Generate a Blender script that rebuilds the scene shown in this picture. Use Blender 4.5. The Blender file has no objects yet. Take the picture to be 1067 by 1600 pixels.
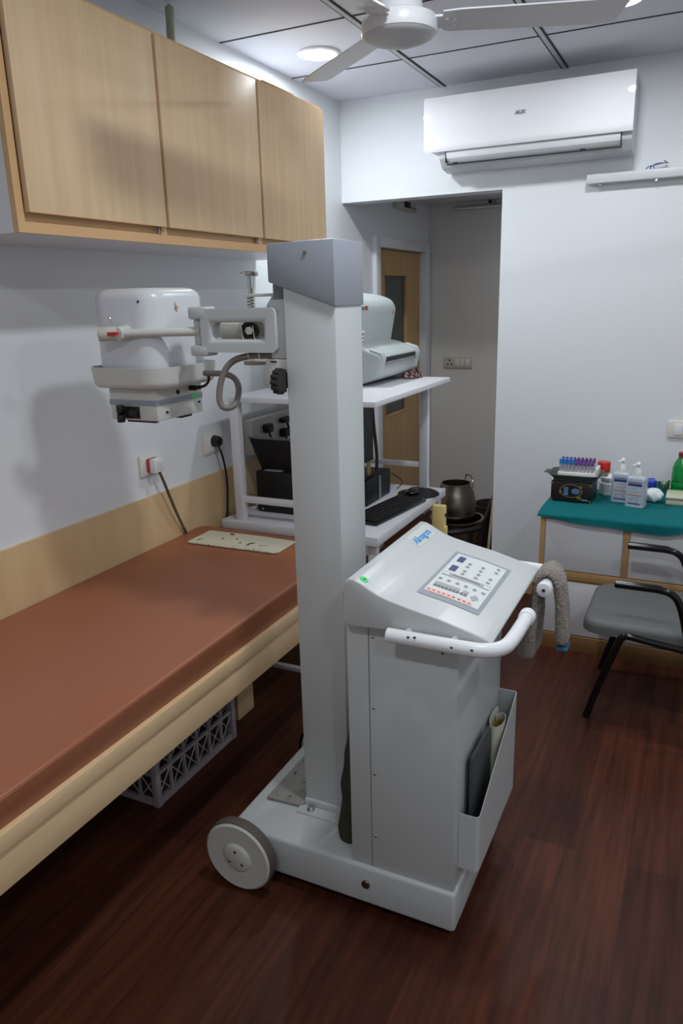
import bpy, bmesh, math, random
from mathutils import Vector, Matrix, Euler
from math import pi, sin, cos, radians as R
random.seed(7)
S = bpy.context.scene
COL = S.collection

# ------------------------------------------------------------------ camera
F_PX = 1166.9
def look(yaw, pitch, roll):
    cy, sy = cos(yaw), sin(yaw)
    f = Vector((-sy, cy, 0)); r = Vector((cy, sy, 0))
    fw = cos(pitch)*f + Vector((0, 0, -sin(pitch)))
    dn = fw.cross(r)
    return (cos(roll)*r + sin(roll)*dn, -sin(roll)*r + cos(roll)*dn, fw)
cam_r, cam_d, cam_f = look(.45623, .27787, .02688)
cam = bpy.data.cameras.new('camera')
cam.sensor_fit = 'VERTICAL'; cam.sensor_height = 36.0
cam.lens = 36.0*F_PX/1600.0
cam.clip_start = .02
camo = bpy.data.objects.new('camera', cam); COL.objects.link(camo)
m3 = Matrix((cam_r, -cam_d, -cam_f)).transposed()
camo.matrix_world = Matrix.Translation((1.871, -3.922, 1.6)) @ m3.to_4x4()
S.camera = camo

# ------------------------------------------------------------------ world, lamps, exposure
w = bpy.data.worlds.new('world'); S.world = w; w.use_nodes = True
w.node_tree.nodes['Background'].inputs[0].default_value = (.75, .83, 1, 1)
w.node_tree.nodes['Background'].inputs[1].default_value = .02
S.view_settings.view_transform = 'Standard'
S.view_settings.look = 'None'
S.view_settings.gamma = 1
S.view_settings.use_curve_mapping = False
S.view_settings.exposure = 0.0
LAMP_COLOR = (.905, .955, 1.0)
DOWNLIGHTS_AND_FILL = [(.28, -.78, 11), (1.466, -.776, 7.5), (1.466, -2.45, 11), (2.6, -2.45, 7), (1.466, -4.2, 11), (2.6, -.776, 4), (2.6, -4.2, 6), (1.2, .75, 1.6)]  # last entry: unseen fill lamp, added to brighten the alcove
CEIL = 2.59

# ------------------------------------------------------------------ materials
def s2l(c): return c/12.92 if c <= .04045 else ((c+.055)/1.055)**2.4
def rgb(r, g, b): return (s2l(r/255), s2l(g/255), s2l(b/255), 1)
def mat(name, col, rough=.5, metal=0, var=.06, scale=6, bump=0, bscale=200, spec=.5, trans=0, alpha=1, emit=0, coat=0, sheen=0):
    m = bpy.data.materials.new(name); m.use_nodes = True
    nt = m.node_tree; b = nt.nodes['Principled BSDF']
    b.inputs['Roughness'].default_value = rough
    b.inputs['Metallic'].default_value = metal
    b.inputs['Specular IOR Level'].default_value = spec
    b.inputs['Transmission Weight'].default_value = trans
    b.inputs['Coat Weight'].default_value = coat
    b.inputs['Sheen Weight'].default_value = sheen
    if emit:
        b.inputs['Emission Color'].default_value = col; b.inputs['Emission Strength'].default_value = emit
    tc = nt.nodes.new('ShaderNodeTexCoord')
    n = nt.nodes.new('ShaderNodeTexNoise'); n.inputs['Scale'].default_value = scale; n.inputs['Detail'].default_value = 4
    nt.links.new(tc.outputs['Object'], n.inputs['Vector'])
    mx = nt.nodes.new('ShaderNodeMix'); mx.data_type = 'RGBA'
    mx.inputs[6].default_value = tuple(c*(1-var) for c in col[:3])+(1,)
    mx.inputs[7].default_value = tuple(min(1, c*(1+var)) for c in col[:3])+(1,)
    nt.links.new(n.outputs['Fac'], mx.inputs[0]); nt.links.new(mx.outputs[2], b.inputs['Base Color'])
    if bump:
        n2 = nt.nodes.new('ShaderNodeTexNoise'); n2.inputs['Scale'].default_value = bscale
        nt.links.new(tc.outputs['Object'], n2.inputs['Vector'])
        bp = nt.nodes.new('ShaderNodeBump'); bp.inputs['Strength'].default_value = bump; bp.inputs['Distance'].default_value = .002
        nt.links.new(n2.outputs['Fac'], bp.inputs['Height']); nt.links.new(bp.outputs['Normal'], b.inputs['Normal'])
    return m
def wood(name, c1, c2, stretch=(30, 30, 1.2), rough=.35, spec=.5):
    m = mat(name, c1, rough, spec=spec); nt = m.node_tree; b = nt.nodes['Principled BSDF']
    tc = nt.nodes.new('ShaderNodeTexCoord'); mp = nt.nodes.new('ShaderNodeMapping'); mp.inputs['Scale'].default_value = stretch
    n = nt.nodes.new('ShaderNodeTexNoise'); n.inputs['Scale'].default_value = 1; n.inputs['Detail'].default_value = 6; n.inputs['Roughness'].default_value = .6
    nt.links.new(tc.outputs['Object'], mp.inputs[0]); nt.links.new(mp.outputs[0], n.inputs['Vector'])
    cr = nt.nodes.new('ShaderNodeValToRGB'); cr.color_ramp.elements[0].position = .3; cr.color_ramp.elements[1].position = .7
    cr.color_ramp.elements[0].color = c1; cr.color_ramp.elements[1].color = c2
    nt.links.new(n.outputs['Fac'], cr.inputs[0]); nt.links.new(cr.outputs[0], b.inputs['Base Color'])
    return m
def floor_mat():
    m = bpy.data.materials.new('floor_planks'); m.use_nodes = True; nt = m.node_tree; b = nt.nodes['Principled BSDF']
    N = nt.nodes.new; L = nt.links.new
    tc = N('ShaderNodeTexCoord'); mp = N('ShaderNodeMapping'); mp.inputs['Rotation'].default_value = (0, 0, pi/2)
    L(tc.outputs['Object'], mp.inputs[0])
    br = N('ShaderNodeTexBrick'); br.inputs['Scale'].default_value = 1; br.inputs['Brick Width'].default_value = 1.2
    br.inputs['Row Height'].default_value = .15; br.inputs['Mortar Size'].default_value = .0012; br.inputs['Bias'].default_value = 0
    br.inputs['Color1'].default_value = (0, 0, 0, 1); br.inputs['Color2'].default_value = (1, 1, 1, 1); br.inputs['Mortar'].default_value = (.2, .2, .2, 1)
    br.offset = .37
    L(mp.outputs[0], br.inputs['Vector'])
    mp2 = N('ShaderNodeMapping'); mp2.inputs['Scale'].default_value = (38, 2.2, 1); L(tc.outputs['Object'], mp2.inputs[0])
    n = N('ShaderNodeTexNoise'); n.inputs['Scale'].default_value = 1; n.inputs['Detail'].default_value = 7; n.inputs['Roughness'].default_value = .65
    L(mp2.outputs[0], n.inputs['Vector'])
    cr = N('ShaderNodeValToRGB'); cr.color_ramp.elements[0].position = .25; cr.color_ramp.elements[1].position = .75
    cr.color_ramp.elements[0].color = rgb(52, 26, 18); cr.color_ramp.elements[1].color = rgb(104, 57, 39)
    L(n.outputs['Fac'], cr.inputs[0])
    mx = N('ShaderNodeMix'); mx.data_type = 'RGBA'; mx.blend_type = 'MULTIPLY'; mx.inputs[0].default_value = .5
    L(cr.outputs[0], mx.inputs[6]); L(br.outputs['Color'], mx.inputs[7]); L(mx.outputs[2], b.inputs['Base Color'])
    b.inputs['Roughness'].default_value = .42; b.inputs['Specular IOR Level'].default_value = .2
    bp = N('ShaderNodeBump'); bp.inputs['Strength'].default_value = .25; bp.inputs['Distance'].default_value = .001
    L(n.outputs['Fac'], bp.inputs['Height']); L(bp.outputs[0], b.inputs['Normal'])
    return m
def speck(name, base, dark, scale=60, thr=.63, rough=.6):
    m = mat(name, base, rough); nt = m.node_tree; b = nt.nodes['Principled BSDF']; N = nt.nodes.new; L = nt.links.new
    tc = N('ShaderNodeTexCoord'); n = N('ShaderNodeTexNoise'); n.inputs['Scale'].default_value = scale; n.inputs['Detail'].default_value = 5
    L(tc.outputs['Object'], n.inputs['Vector'])
    cr = N('ShaderNodeValToRGB'); cr.color_ramp.elements[0].position = thr; cr.color_ramp.elements[1].position = thr+.03
    cr.color_ramp.elements[0].color = base; cr.color_ramp.elements[1].color = dark
    L(n.outputs['Fac'], cr.inputs[0]); L(cr.outputs[0], b.inputs['Base Color'])
    return m
def plaid(name):
    m = mat(name, rgb(120, 80, 80), .9); nt = m.node_tree; b = nt.nodes['Principled BSDF']; N = nt.nodes.new; L = nt.links.new
    tc = N('ShaderNodeTexCoord'); ck = N('ShaderNodeTexChecker'); ck.inputs['Scale'].default_value = 60
    ck.inputs['Color1'].default_value = rgb(70, 40, 45); ck.inputs['Color2'].default_value = rgb(175, 140, 135)
    L(tc.outputs['Object'], ck.inputs['Vector']); L(ck.outputs[0], b.inputs['Base Color'])
    return m

M = dict(
    wall=mat('wall_paint', rgb(226, 229, 232), .55, var=.012, scale=2, bump=.05, bscale=90),
    alwall=mat('alcove_paint', rgb(222, 218, 212), .6, var=.03, scale=1.5),
    ceil=mat('ceiling_tile', rgb(218, 218, 226), .8, var=.015, bump=.05, bscale=300),
    tbar=mat('ceiling_bar', rgb(190, 190, 190), .4, var=.02),
    gap=mat('dark_gap', rgb(45, 45, 48), .8),
    floor=floor_mat(),
    maple=wood('maple_veneer', rgb(220, 187, 147), rgb(231, 202, 164), (26, 26, 1.0), .5, .3),
    maple2=wood('maple_panel', rgb(206, 173, 128), rgb(224, 194, 150), (10, 10, .8), .32),
    beam=wood('pale_beam', rgb(224, 190, 146), rgb(234, 205, 164), (14, 1.2, 14), .3),
    lip=mat('wood_edging', rgb(214, 172, 122), .35),
    edge=wood('table_edging', rgb(182, 142, 92), rgb(196, 156, 106), (6, 6, 6), .45),
    plinth=wood('dark_plinth', rgb(128, 94, 58), rgb(144, 108, 70), (6, 6, 6), .5),
    white=mat('white_laminate', rgb(222, 222, 226), .35, var=.02),
    wplast=mat('white_plastic', rgb(232, 233, 236), .3, var=.01),
    acw=mat('gloss_white', rgb(236, 236, 240), .05, var=.005, coat=.3),
    acg=mat('grey_white', rgb(205, 207, 210), .4, var=.01),
    mach=mat('machine_enamel', rgb(196, 200, 200), .32, var=.02, scale=3),
    mach2=mat('machine_cream', rgb(206, 206, 200), .4, var=.03),
    capg=mat('grey_cap', rgb(150, 156, 166), .4, var=.02),
    tank=mat('white_shell', rgb(214, 216, 220), .28, var=.02),
    steel=mat('steel', (.62, .61, .58, 1), .22, 1, var=.05),
    dsteel=mat('old_steel', (.33, .30, .26, 1), .28, 1, var=.2, scale=14),
    chrome=mat('chrome', (.75, .75, .74, 1), .15, 1, var=.02),
    black=mat('black_plastic', rgb(22, 22, 24), .45, var=.1),
    dblack=mat('deep_black', rgb(9, 9, 10), .5, var=.1),
    gblack=mat('gloss_black', rgb(12, 12, 13), .18, var=.05),
    rubber=mat('rubber', rgb(92, 84, 78), .7, var=.1),
    dkrub=mat('dark_rubber', rgb(40, 38, 36), .7),
    cable=mat('grey_cable', rgb(120, 114, 108), .5),
    bcable=mat('black_cable', rgb(20, 20, 20), .5),
    maroonc=mat('red_brown_cable', rgb(74, 44, 42), .6),
    brcable=mat('brown_cable', rgb(92, 82, 66), .6, var=.25, scale=60),
    band=mat('rubber_band', rgb(222, 212, 180), .6),
    leather=mat('brown_vinyl', rgb(160, 98, 68), .42, var=.05, scale=2.5, bump=.1, bscale=9),
    seat=mat('grey_vinyl', rgb(96, 98, 97), .5, var=.05, bump=.06, bscale=12),
    teal=mat('teal_cloth', rgb(10, 104, 108), .9, var=.08, bump=.3, bscale=60, spec=.2),
    towel=mat('grey_towel', rgb(140, 130, 121), 1.0, var=.22, scale=130, bump=1.0, bscale=420, sheen=.3),
    tedge=mat('blue_hem', rgb(45, 98, 130), .9),
    olive=mat('olive_cloth', rgb(52, 56, 44), .85, var=.15, scale=20, bump=.2, bscale=40),
    plate=speck('worn_cream_plate', rgb(214, 208, 182), rgb(60, 45, 32), 28, .62),
    fplate=speck('grey_foot_plate', rgb(140, 138, 134), rgb(60, 55, 50), 70, .62),
    crate=mat('crate_plastic', rgb(178, 168, 172), .5, var=.05),
    cr=mat('scanner_grey', rgb(176, 184, 184), .42, var=.015),
    crd=mat('scanner_dark', rgb(126, 132, 134), .5),
    glass=mat('door_glass', rgb(66, 76, 76), .25, var=.05),
    door=wood('door_veneer', rgb(176, 138, 88), rgb(194, 156, 104), (20, 20, .8), .35),
    red=mat('red_plastic', rgb(196, 30, 28), .35),
    dred=mat('dark_red', rgb(140, 34, 34), .4),
    blue=mat('blue_plastic', rgb(40, 62, 190), .35),
    sky=mat('sky_blue_cap', rgb(42, 140, 216), .35),
    purple=mat('purple_cap', rgb(104, 56, 146), .4),
    maroon=mat('maroon_cap', rgb(128, 44, 84), .4),
    tubeg=mat('clear_tube', rgb(216, 214, 226), .15, trans=.5),
    foam=mat('white_foam', rgb(228, 226, 220), .7),
    bottle=mat('milky_bottle', rgb(206, 214, 226), .3, trans=.25),
    label=mat('label_navy', rgb(56, 58, 122), .5),
    labelr=mat('label_red', rgb(206, 110, 110), .5),
    labelg=mat('label_grey', rgb(166, 176, 192), .5),
    greenb=mat('green_bottle', rgb(12, 150, 70), .2, trans=.3),
    greenl=mat('green_liquid', rgb(8, 120, 52), .3),
    beige=mat('beige_plastic', rgb(196, 196, 172), .4),
    bag=mat('white_bag', rgb(228, 230, 232), .4, bump=.3, bscale=25),
    darkbox=mat('dark_carton', rgb(34, 24, 28), .4),
    gold=mat('gold_print', rgb(128, 112, 60), .45),
    picblue=mat('carton_picture', rgb(96, 120, 160), .5, var=.5, scale=40),
    graytray=mat('grey_green_tray', rgb(70, 80, 76), .5),
    yellow=mat('yellow_plastic', rgb(240, 216, 142), .5, var=.05),
    pgrey=mat('panel_grey', rgb(150, 156, 164), .45),
    pwhite=mat('panel_white', rgb(214, 220, 218), .45),
    pbtn=mat('panel_button', rgb(168, 170, 170), .5),
    pbtn2=mat('panel_button_dark', rgb(112, 116, 118), .5),
    pdisp=mat('panel_display', rgb(70, 64, 120), .3),
    ppink=mat('panel_pink', rgb(240, 196, 188), .5),
    logo=mat('logo_blue', rgb(42, 138, 210), .5),
    logob=mat('logo_glow', rgb(199, 205, 198), .5),
    gsticker=mat('green_sticker', rgb(72, 220, 120), .5),
    orange=mat('orange_red', rgb(186, 74, 42), .4),
    ivory=mat('ivory_plastic', rgb(226, 222, 212), .4),
    oldivory=mat('old_ivory', rgb(196, 192, 180), .5),
    slate=mat('slate_folder', rgb(70, 76, 78), .5),
    paper=mat('paper', rgb(196, 192, 178), .8),
    papery=mat('paper_yellow', rgb(150, 130, 60), .8),
    plaid=plaid('checked_cloth'),
    chip=mat('paint_chip', rgb(170, 150, 110), .7),
    lamp=mat('lamp_diffuser', (1, .99, .97, 1), .5, emit=7),
    polem=mat('pole_paint', rgb(176, 176, 150), .5, var=.1),
    brownpap=mat('brown_paper', rgb(170, 140, 96), .8),
    mop=mat('mop_dark', rgb(50, 44, 44), .9, var=.4, scale=30),
    stick=wood('mop_stick', rgb(168, 150, 122), rgb(186, 168, 140), (10, 10, 2), .6),
    wood_under=mat('cork_edge', rgb(150, 110, 70), .6),
)

# ------------------------------------------------------------------ mesh helpers
class MB:
    def __init__(s): s.bm = bmesh.new()
    def _merge(s, t, mtx=None):
        if mtx is not None: bmesh.ops.transform(t, matrix=mtx, verts=t.verts)
        me = bpy.data.meshes.new('tmp'); t.to_mesh(me); t.free()
        s.bm.from_mesh(me); bpy.data.meshes.remove(me)
        return s
    def box(s, a, b, bev=0, seg=2, mtx=None):
        t = bmesh.new(); bmesh.ops.create_cube(t, size=1)
        lo = [min(p, q) for p, q in zip(a, b)]; hi = [max(p, q) for p, q in zip(a, b)]
        for v in t.verts: v.co = Vector([lo[i]+(hi[i]-lo[i])*(v.co[i]+.5) for i in range(3)])
        if bev: bmesh.ops.bevel(t, geom=t.edges[:], offset=min(bev, min(h-l for h, l in zip(hi, lo))*.49), segments=seg, affect='EDGES', profile=.5)
        return s._merge(t, mtx)
    def rbox(s, c, hx, hy, z0, z1, rad, seg=6, bev=0, top=1.0, mtx=None):
        # rounded-rectangle footprint extruded in z
        pts = []
        for (sx, sy, a0) in ((1, 1, 0), (-1, 1, 90), (-1, -1, 180), (1, -1, 270)):
            for i in range(seg+1):
                a = R(a0+90*i/seg); pts.append((sx*(hx-rad)+rad*cos(a), sy*(hy-rad)+rad*sin(a)))
        t = bmesh.new(); n = len(pts)
        lv = [(z0, 1), (z1, top)]
        if bev:
            lv = [(z0, 1)]
            for i in range(5):
                a = R(90*i/4); k = bev*(1-cos(a)); lv.append((z1-bev+bev*sin(a), 1-k/min(hx, hy)))
        rings = [[t.verts.new((c[0]+p[0]*k, c[1]+p[1]*k, z)) for p in pts] for z, k in lv]
        for a, b in zip(rings, rings[1:]):
            for i in range(n): t.faces.new((a[i], a[(i+1) % n], b[(i+1) % n], b[i]))
        t.faces.new(rings[0][::-1]); t.faces.new(rings[-1])
        return s._merge(t, mtx)
    def cyl(s, p0, p1, r, r2=None, seg=24, bev=0, mtx=None):
        p0, p1 = Vector(p0), Vector(p1); d = p1-p0
        t = bmesh.new()
        bmesh.ops.create_cone(t, cap_ends=True, segments=seg, radius1=r, radius2=r if r2 is None else r2, depth=d.length)
        if bev:
            es = [e for e in t.edges if abs(abs(e.verts[0].co.z)-d.length/2) < 1e-6 and abs(e.verts[0].co.z-e.verts[1].co.z) < 1e-6]
            bmesh.ops.bevel(t, geom=es, offset=bev, segments=2, affect='EDGES', profile=.5)
        q = Vector((0, 0, 1)).rotation_difference(d.normalized())
        bmesh.ops.transform(t, matrix=Matrix.Translation((p0+p1)/2) @ q.to_matrix().to_4x4(), verts=t.verts)
        return s._merge(t, mtx)
    def lathe(s, prof, base=(0, 0, 0), axis=(0, 0, 1), seg=32, mtx=None):
        t = bmesh.new(); rings = []
        for r, z in prof: rings.append([t.verts.new((max(r, 1e-4)*cos(2*pi*i/seg), max(r, 1e-4)*sin(2*pi*i/seg), z)) for i in range(seg)])
        for a, b in zip(rings, rings[1:]):
            for i in range(seg): t.faces.new((a[i], a[(i+1) % seg], b[(i+1) % seg], b[i]))
        if prof[0][0] > 1e-3: t.faces.new(rings[0][::-1])
        if prof[-1][0] > 1e-3: t.faces.new(rings[-1])
        q = Vector((0, 0, 1)).rotation_difference(Vector(axis).normalized())
        bmesh.ops.transform(t, matrix=Matrix.Translation(base) @ q.to_matrix().to_4x4(), verts=t.verts)
        return s._merge(t, mtx)
    def prism(s, poly, axis, a, b, bev=0, seg=2, mtx=None):
        # poly: 2D points in the two remaining axes (order x,y,z without axis)
        t = bmesh.new()
        def P(u, v, k):
            return {'x': (k, u, v), 'y': (u, k, v), 'z': (u, v, k)}[axis]
        A = [t.verts.new(P(u, v, a)) for u, v in poly]; B = [t.verts.new(P(u, v, b)) for u, v in poly]
        n = len(poly)
        for i in range(n): t.faces.new((A[i], A[(i+1) % n], B[(i+1) % n], B[i]))
        t.faces.new(A[::-1]); t.faces.new(B)
        bmesh.ops.recalc_face_normals(t, faces=t.faces)
        if bev: bmesh.ops.bevel(t, geom=t.edges[:], offset=bev, segments=seg, affect='EDGES', profile=.5)
        return s._merge(t, mtx)
    def tube(s, pts, r, seg=12, smooth=0, closed=False, flat=1.0, mtx=None):
        pts = [Vector(p) for p in pts]
        for _ in range(smooth):
            q = [pts[0]]
            for a, b in zip(pts, pts[1:]): q += [a*.75+b*.25, a*.25+b*.75]
            q.append(pts[-1]); pts = q
        t = bmesh.new(); rings = []; up = None
        for i, p in enumerate(pts):
            d = (pts[min(i+1, len(pts)-1)]-pts[max(i-1, 0)]).normalized()
            if up is None:
                up = Vector((0, 0, 1)) if abs(d.z) < .9 else Vector((1, 0, 0))
            u = (up-d*up.dot(d)).normalized(); v = d.cross(u); up = u
            rr = r[i] if isinstance(r, (list, tuple)) and len(r) == len(pts) else (r if not isinstance(r, (list, tuple)) else r[0])
            rings.append([t.verts.new(p+rr*(u*cos(2*pi*k/seg)*flat+v*sin(2*pi*k/seg))) for k in range(seg)])
        for a, b in zip(rings, rings[1:]):
            for k in range(seg): t.faces.new((a[k], a[(k+1) % seg], b[(k+1) % seg], b[k]))
        t.faces.new(rings[0][::-1]); t.faces.new(rings[-1])
        return s._merge(t, mtx)
    def grid(s, fn, nu, nv, thick=0, mtx=None):
        t = bmesh.new()
        V = [[t.verts.new(fn(i/nu, j/nv)) for j in range(nv+1)] for i in range(nu+1)]
        for i in range(nu):
            for j in range(nv): t.faces.new((V[i][j], V[i+1][j], V[i+1][j+1], V[i][j+1]))
        if thick:
            t.normal_update()
            bmesh.ops.solidify(t, geom=t.faces[:], thickness=thick)
        return s._merge(t, mtx)
    def ball(s, c, rx, ry=None, rz=None, seg=16, mtx=None):
        t = bmesh.new(); bmesh.ops.create_uvsphere(t, u_segments=seg, v_segments=seg//2+2, radius=1)
        for v in t.verts: v.co = Vector((c[0]+v.co.x*rx, c[1]+v.co.y*(ry or rx), c[2]+v.co.z*(rz or rx)))
        return s._merge(t, mtx)
    def build(s, name, material, parent=None, label=None, cat=None, group=None, kind=None, angle=35, loc=None):
        bmesh.ops.recalc_face_normals(s.bm, faces=s.bm.faces)
        me = bpy.data.meshes.new(name); o = bpy.data.objects.new(name, me); COL.objects.link(o)
        if parent is not None:
            o.parent = parent
            off = wloc(parent)
            for v in s.bm.verts: v.co -= off
        else:
            if loc is None:
                xs = [v.co for v in s.bm.verts]
                loc = Vector(((min(v.x for v in xs)+max(v.x for v in xs))/2, (min(v.y for v in xs)+max(v.y for v in xs))/2, min(v.z for v in xs)))
            loc = Vector(loc)
            for v in s.bm.verts: v.co -= loc
            o.location = loc
        s.bm.to_mesh(me); s.bm.free()
        me.materials.append(M[material] if isinstance(material, str) else material)
        for p in me.polygons: p.use_smooth = True
        try: me.set_sharp_from_angle(angle=R(angle))
        except Exception: pass
        tag(o, label, cat, group, kind)
        return o
def wloc(o):
    v = Vector((0, 0, 0))
    while o is not None: v += o.location; o = o.parent
    return v
def tag(o, label=None, cat=None, group=None, kind=None):
    if label: o['label'] = label
    if cat: o['category'] = cat
    if group: o['group'] = group
    if kind: o['kind'] = kind
    return o
def thing(name, loc, label, cat, group=None, kind=None):
    o = bpy.data.objects.new(name, None); COL.objects.link(o); o.location = loc; o.empty_display_size = .1
    return tag(o, label, cat, group, kind)
def structure(name, mb, material, parent=None):
    return mb.build(name, material, parent, kind=None if parent else 'structure', loc=(0, 0, 0) if parent is None else None)
def dup(root, loc, label=None, group=None):
    r = root.copy(); COL.objects.link(r); r.location = loc
    if label: r['label'] = label
    if group: r['group'] = group
    for ch in list(root.children):
        c = ch.copy(); COL.objects.link(c); c.parent = r
        for g in list(ch.children):
            d = g.copy(); COL.objects.link(d); d.parent = c
    return r
def text(name, body, size, o, ex, ey, material, parent, depth=.0006, bold=0, shear=0):
    # lettering as real geometry; o = lower-left corner, ex / ey = text directions
    cu = bpy.data.curves.new('t', 'FONT'); cu.body = body; cu.size = size; cu.extrude = depth; cu.offset = bold; cu.shear = shear
    to = bpy.data.objects.new('t', cu); COL.objects.link(to)
    bpy.context.view_layer.update()
    me = bpy.data.meshes.new_from_object(to.evaluated_get(bpy.context.evaluated_depsgraph_get()))
    bpy.data.objects.remove(to); bpy.data.curves.remove(cu)
    ex = Vector(ex).normalized(); ey = Vector(ey).normalized(); ez = ex.cross(ey)
    mt = Matrix((ex, ey, ez)).transposed().to_4x4(); mt.translation = Vector(o)
    mb = MB(); mb.bm.from_mesh(me); bpy.data.meshes.remove(me)
    bmesh.ops.transform(mb.bm, matrix=mt, verts=mb.bm.verts)
    return mb.build(name, material, parent)

# ================================================================== STRUCTURE
XR, YF, NX, NY, NZ = 3.3, -5.6, .875, 1.40, 2.215
structure('floor', MB().box((-.1, YF-.1, -.05), (XR+.1, NY+.1, 0)), 'floor')
structure('ceiling', MB().box((-.1, YF-.1, CEIL), (XR+.1, .12, CEIL+.05)), 'ceil')
b = MB()     # left wall, with the doorway of the alcove cut out
DY0, DY1, DZ = .40, 1.385, 1.955
b.box((-.1, YF-.1, 0), (0, DY0, CEIL)); b.box((-.1, DY0, DZ), (0, DY1, CEIL)); b.box((-.1, DY1, 0), (0, NY+.1, CEIL))
structure('wall_left', b, 'wall')
b = MB(); b.box((0, 0, 2.097), (NX, .12, CEIL)); b.box((NX, 0, 0), (XR+.1, .12, CEIL))
structure('wall_back', b, 'wall')
structure('wall_alcove_back', MB().box((0, NY, 0), (NX+.9, NY+.1, CEIL)), 'alwall')
structure('wall_alcove_right', MB().box((NX+.7, .12, 0), (NX+.8, NY, CEIL)), 'wall')
structure('ceiling_alcove', MB().box((0, .12, NZ), (NX+.7, NY, NZ+.05)), 'ceil')
structure('wall_right', MB().box((XR, YF, 0), (XR+.1, 0, CEIL)), 'wall')
structure('wall_front', MB().box((0, YF-.1, 0), (XR, YF, CEIL)), 'wall')
structure('trim_1', MB().box((0, YF, .0), (.012, -.02, .897)), 'maple2')
structure('trim_2', MB().box((NX+.0, -.012, 0), (XR, 0, .075)), 'edge')
# ceiling grid
b = MB(); g = MB()
tx = [.565, 1.148, 1.73, 2.315, 2.9]; ty = [-.513-.58*i for i in range(9)]
for x in tx:
    b.box((x-.009, YF, CEIL-.005), (x+.009, 0, CEIL)); g.box((x-.017, YF, CEIL-.002), (x+.017, 0, CEIL-.0005))
for y in ty:
    g.box((0, y-.004, CEIL-.0025), (XR, y+.004, CEIL-.0005))
structure('trim_3', b, 'tbar'); structure('trim_4', g, 'gap')
# alcove door
d = thing('door_1', (0, (DY0+DY1)/2, 0), None, None, kind='structure')
b = MB(); b.box((-.1, DY0, 0), (.028, DY0+.07, DZ), .004); b.box((-.1, DY1-.1, 0), (.028, DY1, DZ), .004); b.box((-.1, DY0+.0695, DZ-.06), (.0275, DY1-.0995, DZ), .002)
b.build('door_frame', 'white', d)
y0, y1 = DY0+.072, DY1-.102
b = MB(); b.box((-.06, y0, .01), (-.022, .625, DZ-.065)); b.box((-.06, 1.03, .01), (-.022, y1, DZ-.065)); b.box((-.06, .625, .01), (-.022, 1.03, .84)); b.box((-.06, .625, 1.74), (-.022, 1.03, DZ-.065))
leaf = b.build('door_leaf', 'door', d)
MB().box((-.045, .625, .84), (-.038, 1.03, 1.74)).build('glass_pane', 'glass', leaf)
b = MB()
for a0, a1 in (((-.04, .62, .84), (-.018, .635, 1.74)), ((-.04, 1.018, .84), (-.018, 1.033, 1.74)), ((-.04, .62, .83), (-.018, 1.033, .845)), ((-.04, .62, 1.735), (-.018, 1.033, 1.75))): b.box(a0, a1, .002)
b.build('glazing_bead', 'edge', leaf)

# ================================================================== CEILING LAMPS
CEIL_ROOM = CEIL
for i, (x, y, e) in enumerate(DOWNLIGHTS_AND_FILL):
    CEIL = NZ if y > 0 else CEIL_ROOM  # the added alcove fill lamp hangs at the lower ceiling
    lab = ['round recessed ceiling light shining left of the fan', 'round recessed ceiling light above the air conditioner, half hidden by the fan blade tip'][i] if i < 2 else None
    if i < 2:
        t = thing('downlight', (x, y, CEIL-.012), lab, 'ceiling light', 'recessed ceiling lights')
    else:
        t = thing('downlight', (x, y, CEIL-.012), 'added fill lamp in the alcove ceiling, unseen round the corner' if y > 0 else 'round recessed ceiling light overhead outside the picture', 'ceiling light', 'recessed ceiling lights')
    MB().lathe([(.077, .010), (.088, .010), (.088, .004), (.078, .001), (.077, .006)], (x, y, CEIL-.011)).build('rim', 'wplast', t)
    MB().cyl((x, y, CEIL-.007), (x, y, CEIL-.004), .0765, seg=40).build('diffuser', 'lamp', t)
    L = bpy.data.lights.new('downlight_lamp', 'AREA'); L.shape = 'DISK'; L.size = .15; L.energy = e; L.color = LAMP_COLOR
    lo = bpy.data.objects.new('downlight_lamp', L); COL.objects.link(lo); lo.parent = t; lo.location = (0, 0, -.004)

CEIL = CEIL_ROOM
# ================================================================== CEILING FAN
FX, FY, FZ = 1.04, -1.80, 2.302
t = thing('ceiling_fan', (FX, FY, FZ-.05), 'white three-blade ceiling fan hanging below the tiled ceiling', 'fan')
MB().lathe([(.09, -.012), (.1, -.008), (.102, 0), (.102, .016), (.098, .03), (.085, .036), (.06, .04), (.055, .045)], (FX, FY, FZ-.02)).build('motor', 'wplast', t)
MB().lathe([(.0, -.034), (.03, -.033), (.06, -.028), (.085, -.020), (.097, -.012), (.099, -.008), (.09, -.004)], (FX, FY, FZ-.018)).build('bottom_cover', 'acg', t)
MB().lathe([(.066, .02), (.064, .03), (.056, .07), (.048, .12), (.046, .125)], (FX, FY, FZ)).build('canopy', 'wplast', t)
MB().cyl((FX, FY, FZ+.015), (FX, FY, FZ+.025), .058).build('brass_ring', 'gold', t)
MB().cyl((FX, FY, FZ+.1), (FX, FY, CEIL), .011).build('down_rod', 'wplast', t)
for a in (21, 141, 261):
    ca, sa = cos(R(a)), sin(R(a))
    mt = Matrix.Translation((FX, FY, FZ)) @ Matrix.Rotation(R(a), 4, 'Z') @ Matrix.Rotation(R(-10), 4, 'X')
    bl = MB().prism([(.115, -.048), (.16, -.054), (.56, -.06), (.585, -.05), (.57, .048), (.52, .056), (.13, .049), (.115, .04)], 'z', -.002, .002, mtx=mt).build('blade', 'wplast', t)
    k = MB(); k.box((.07, -.03, -.004), (.15, .03, .003), .002, mtx=mt)
    for u, v in ((.125, -.018), (.125, .018), (.145, -.012), (.145, .012)): k.cyl((u, v, -.008), (u, v, -.003), .005, seg=8, mtx=mt)
    k.build('blade_bracket', 'wplast', bl)

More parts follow.
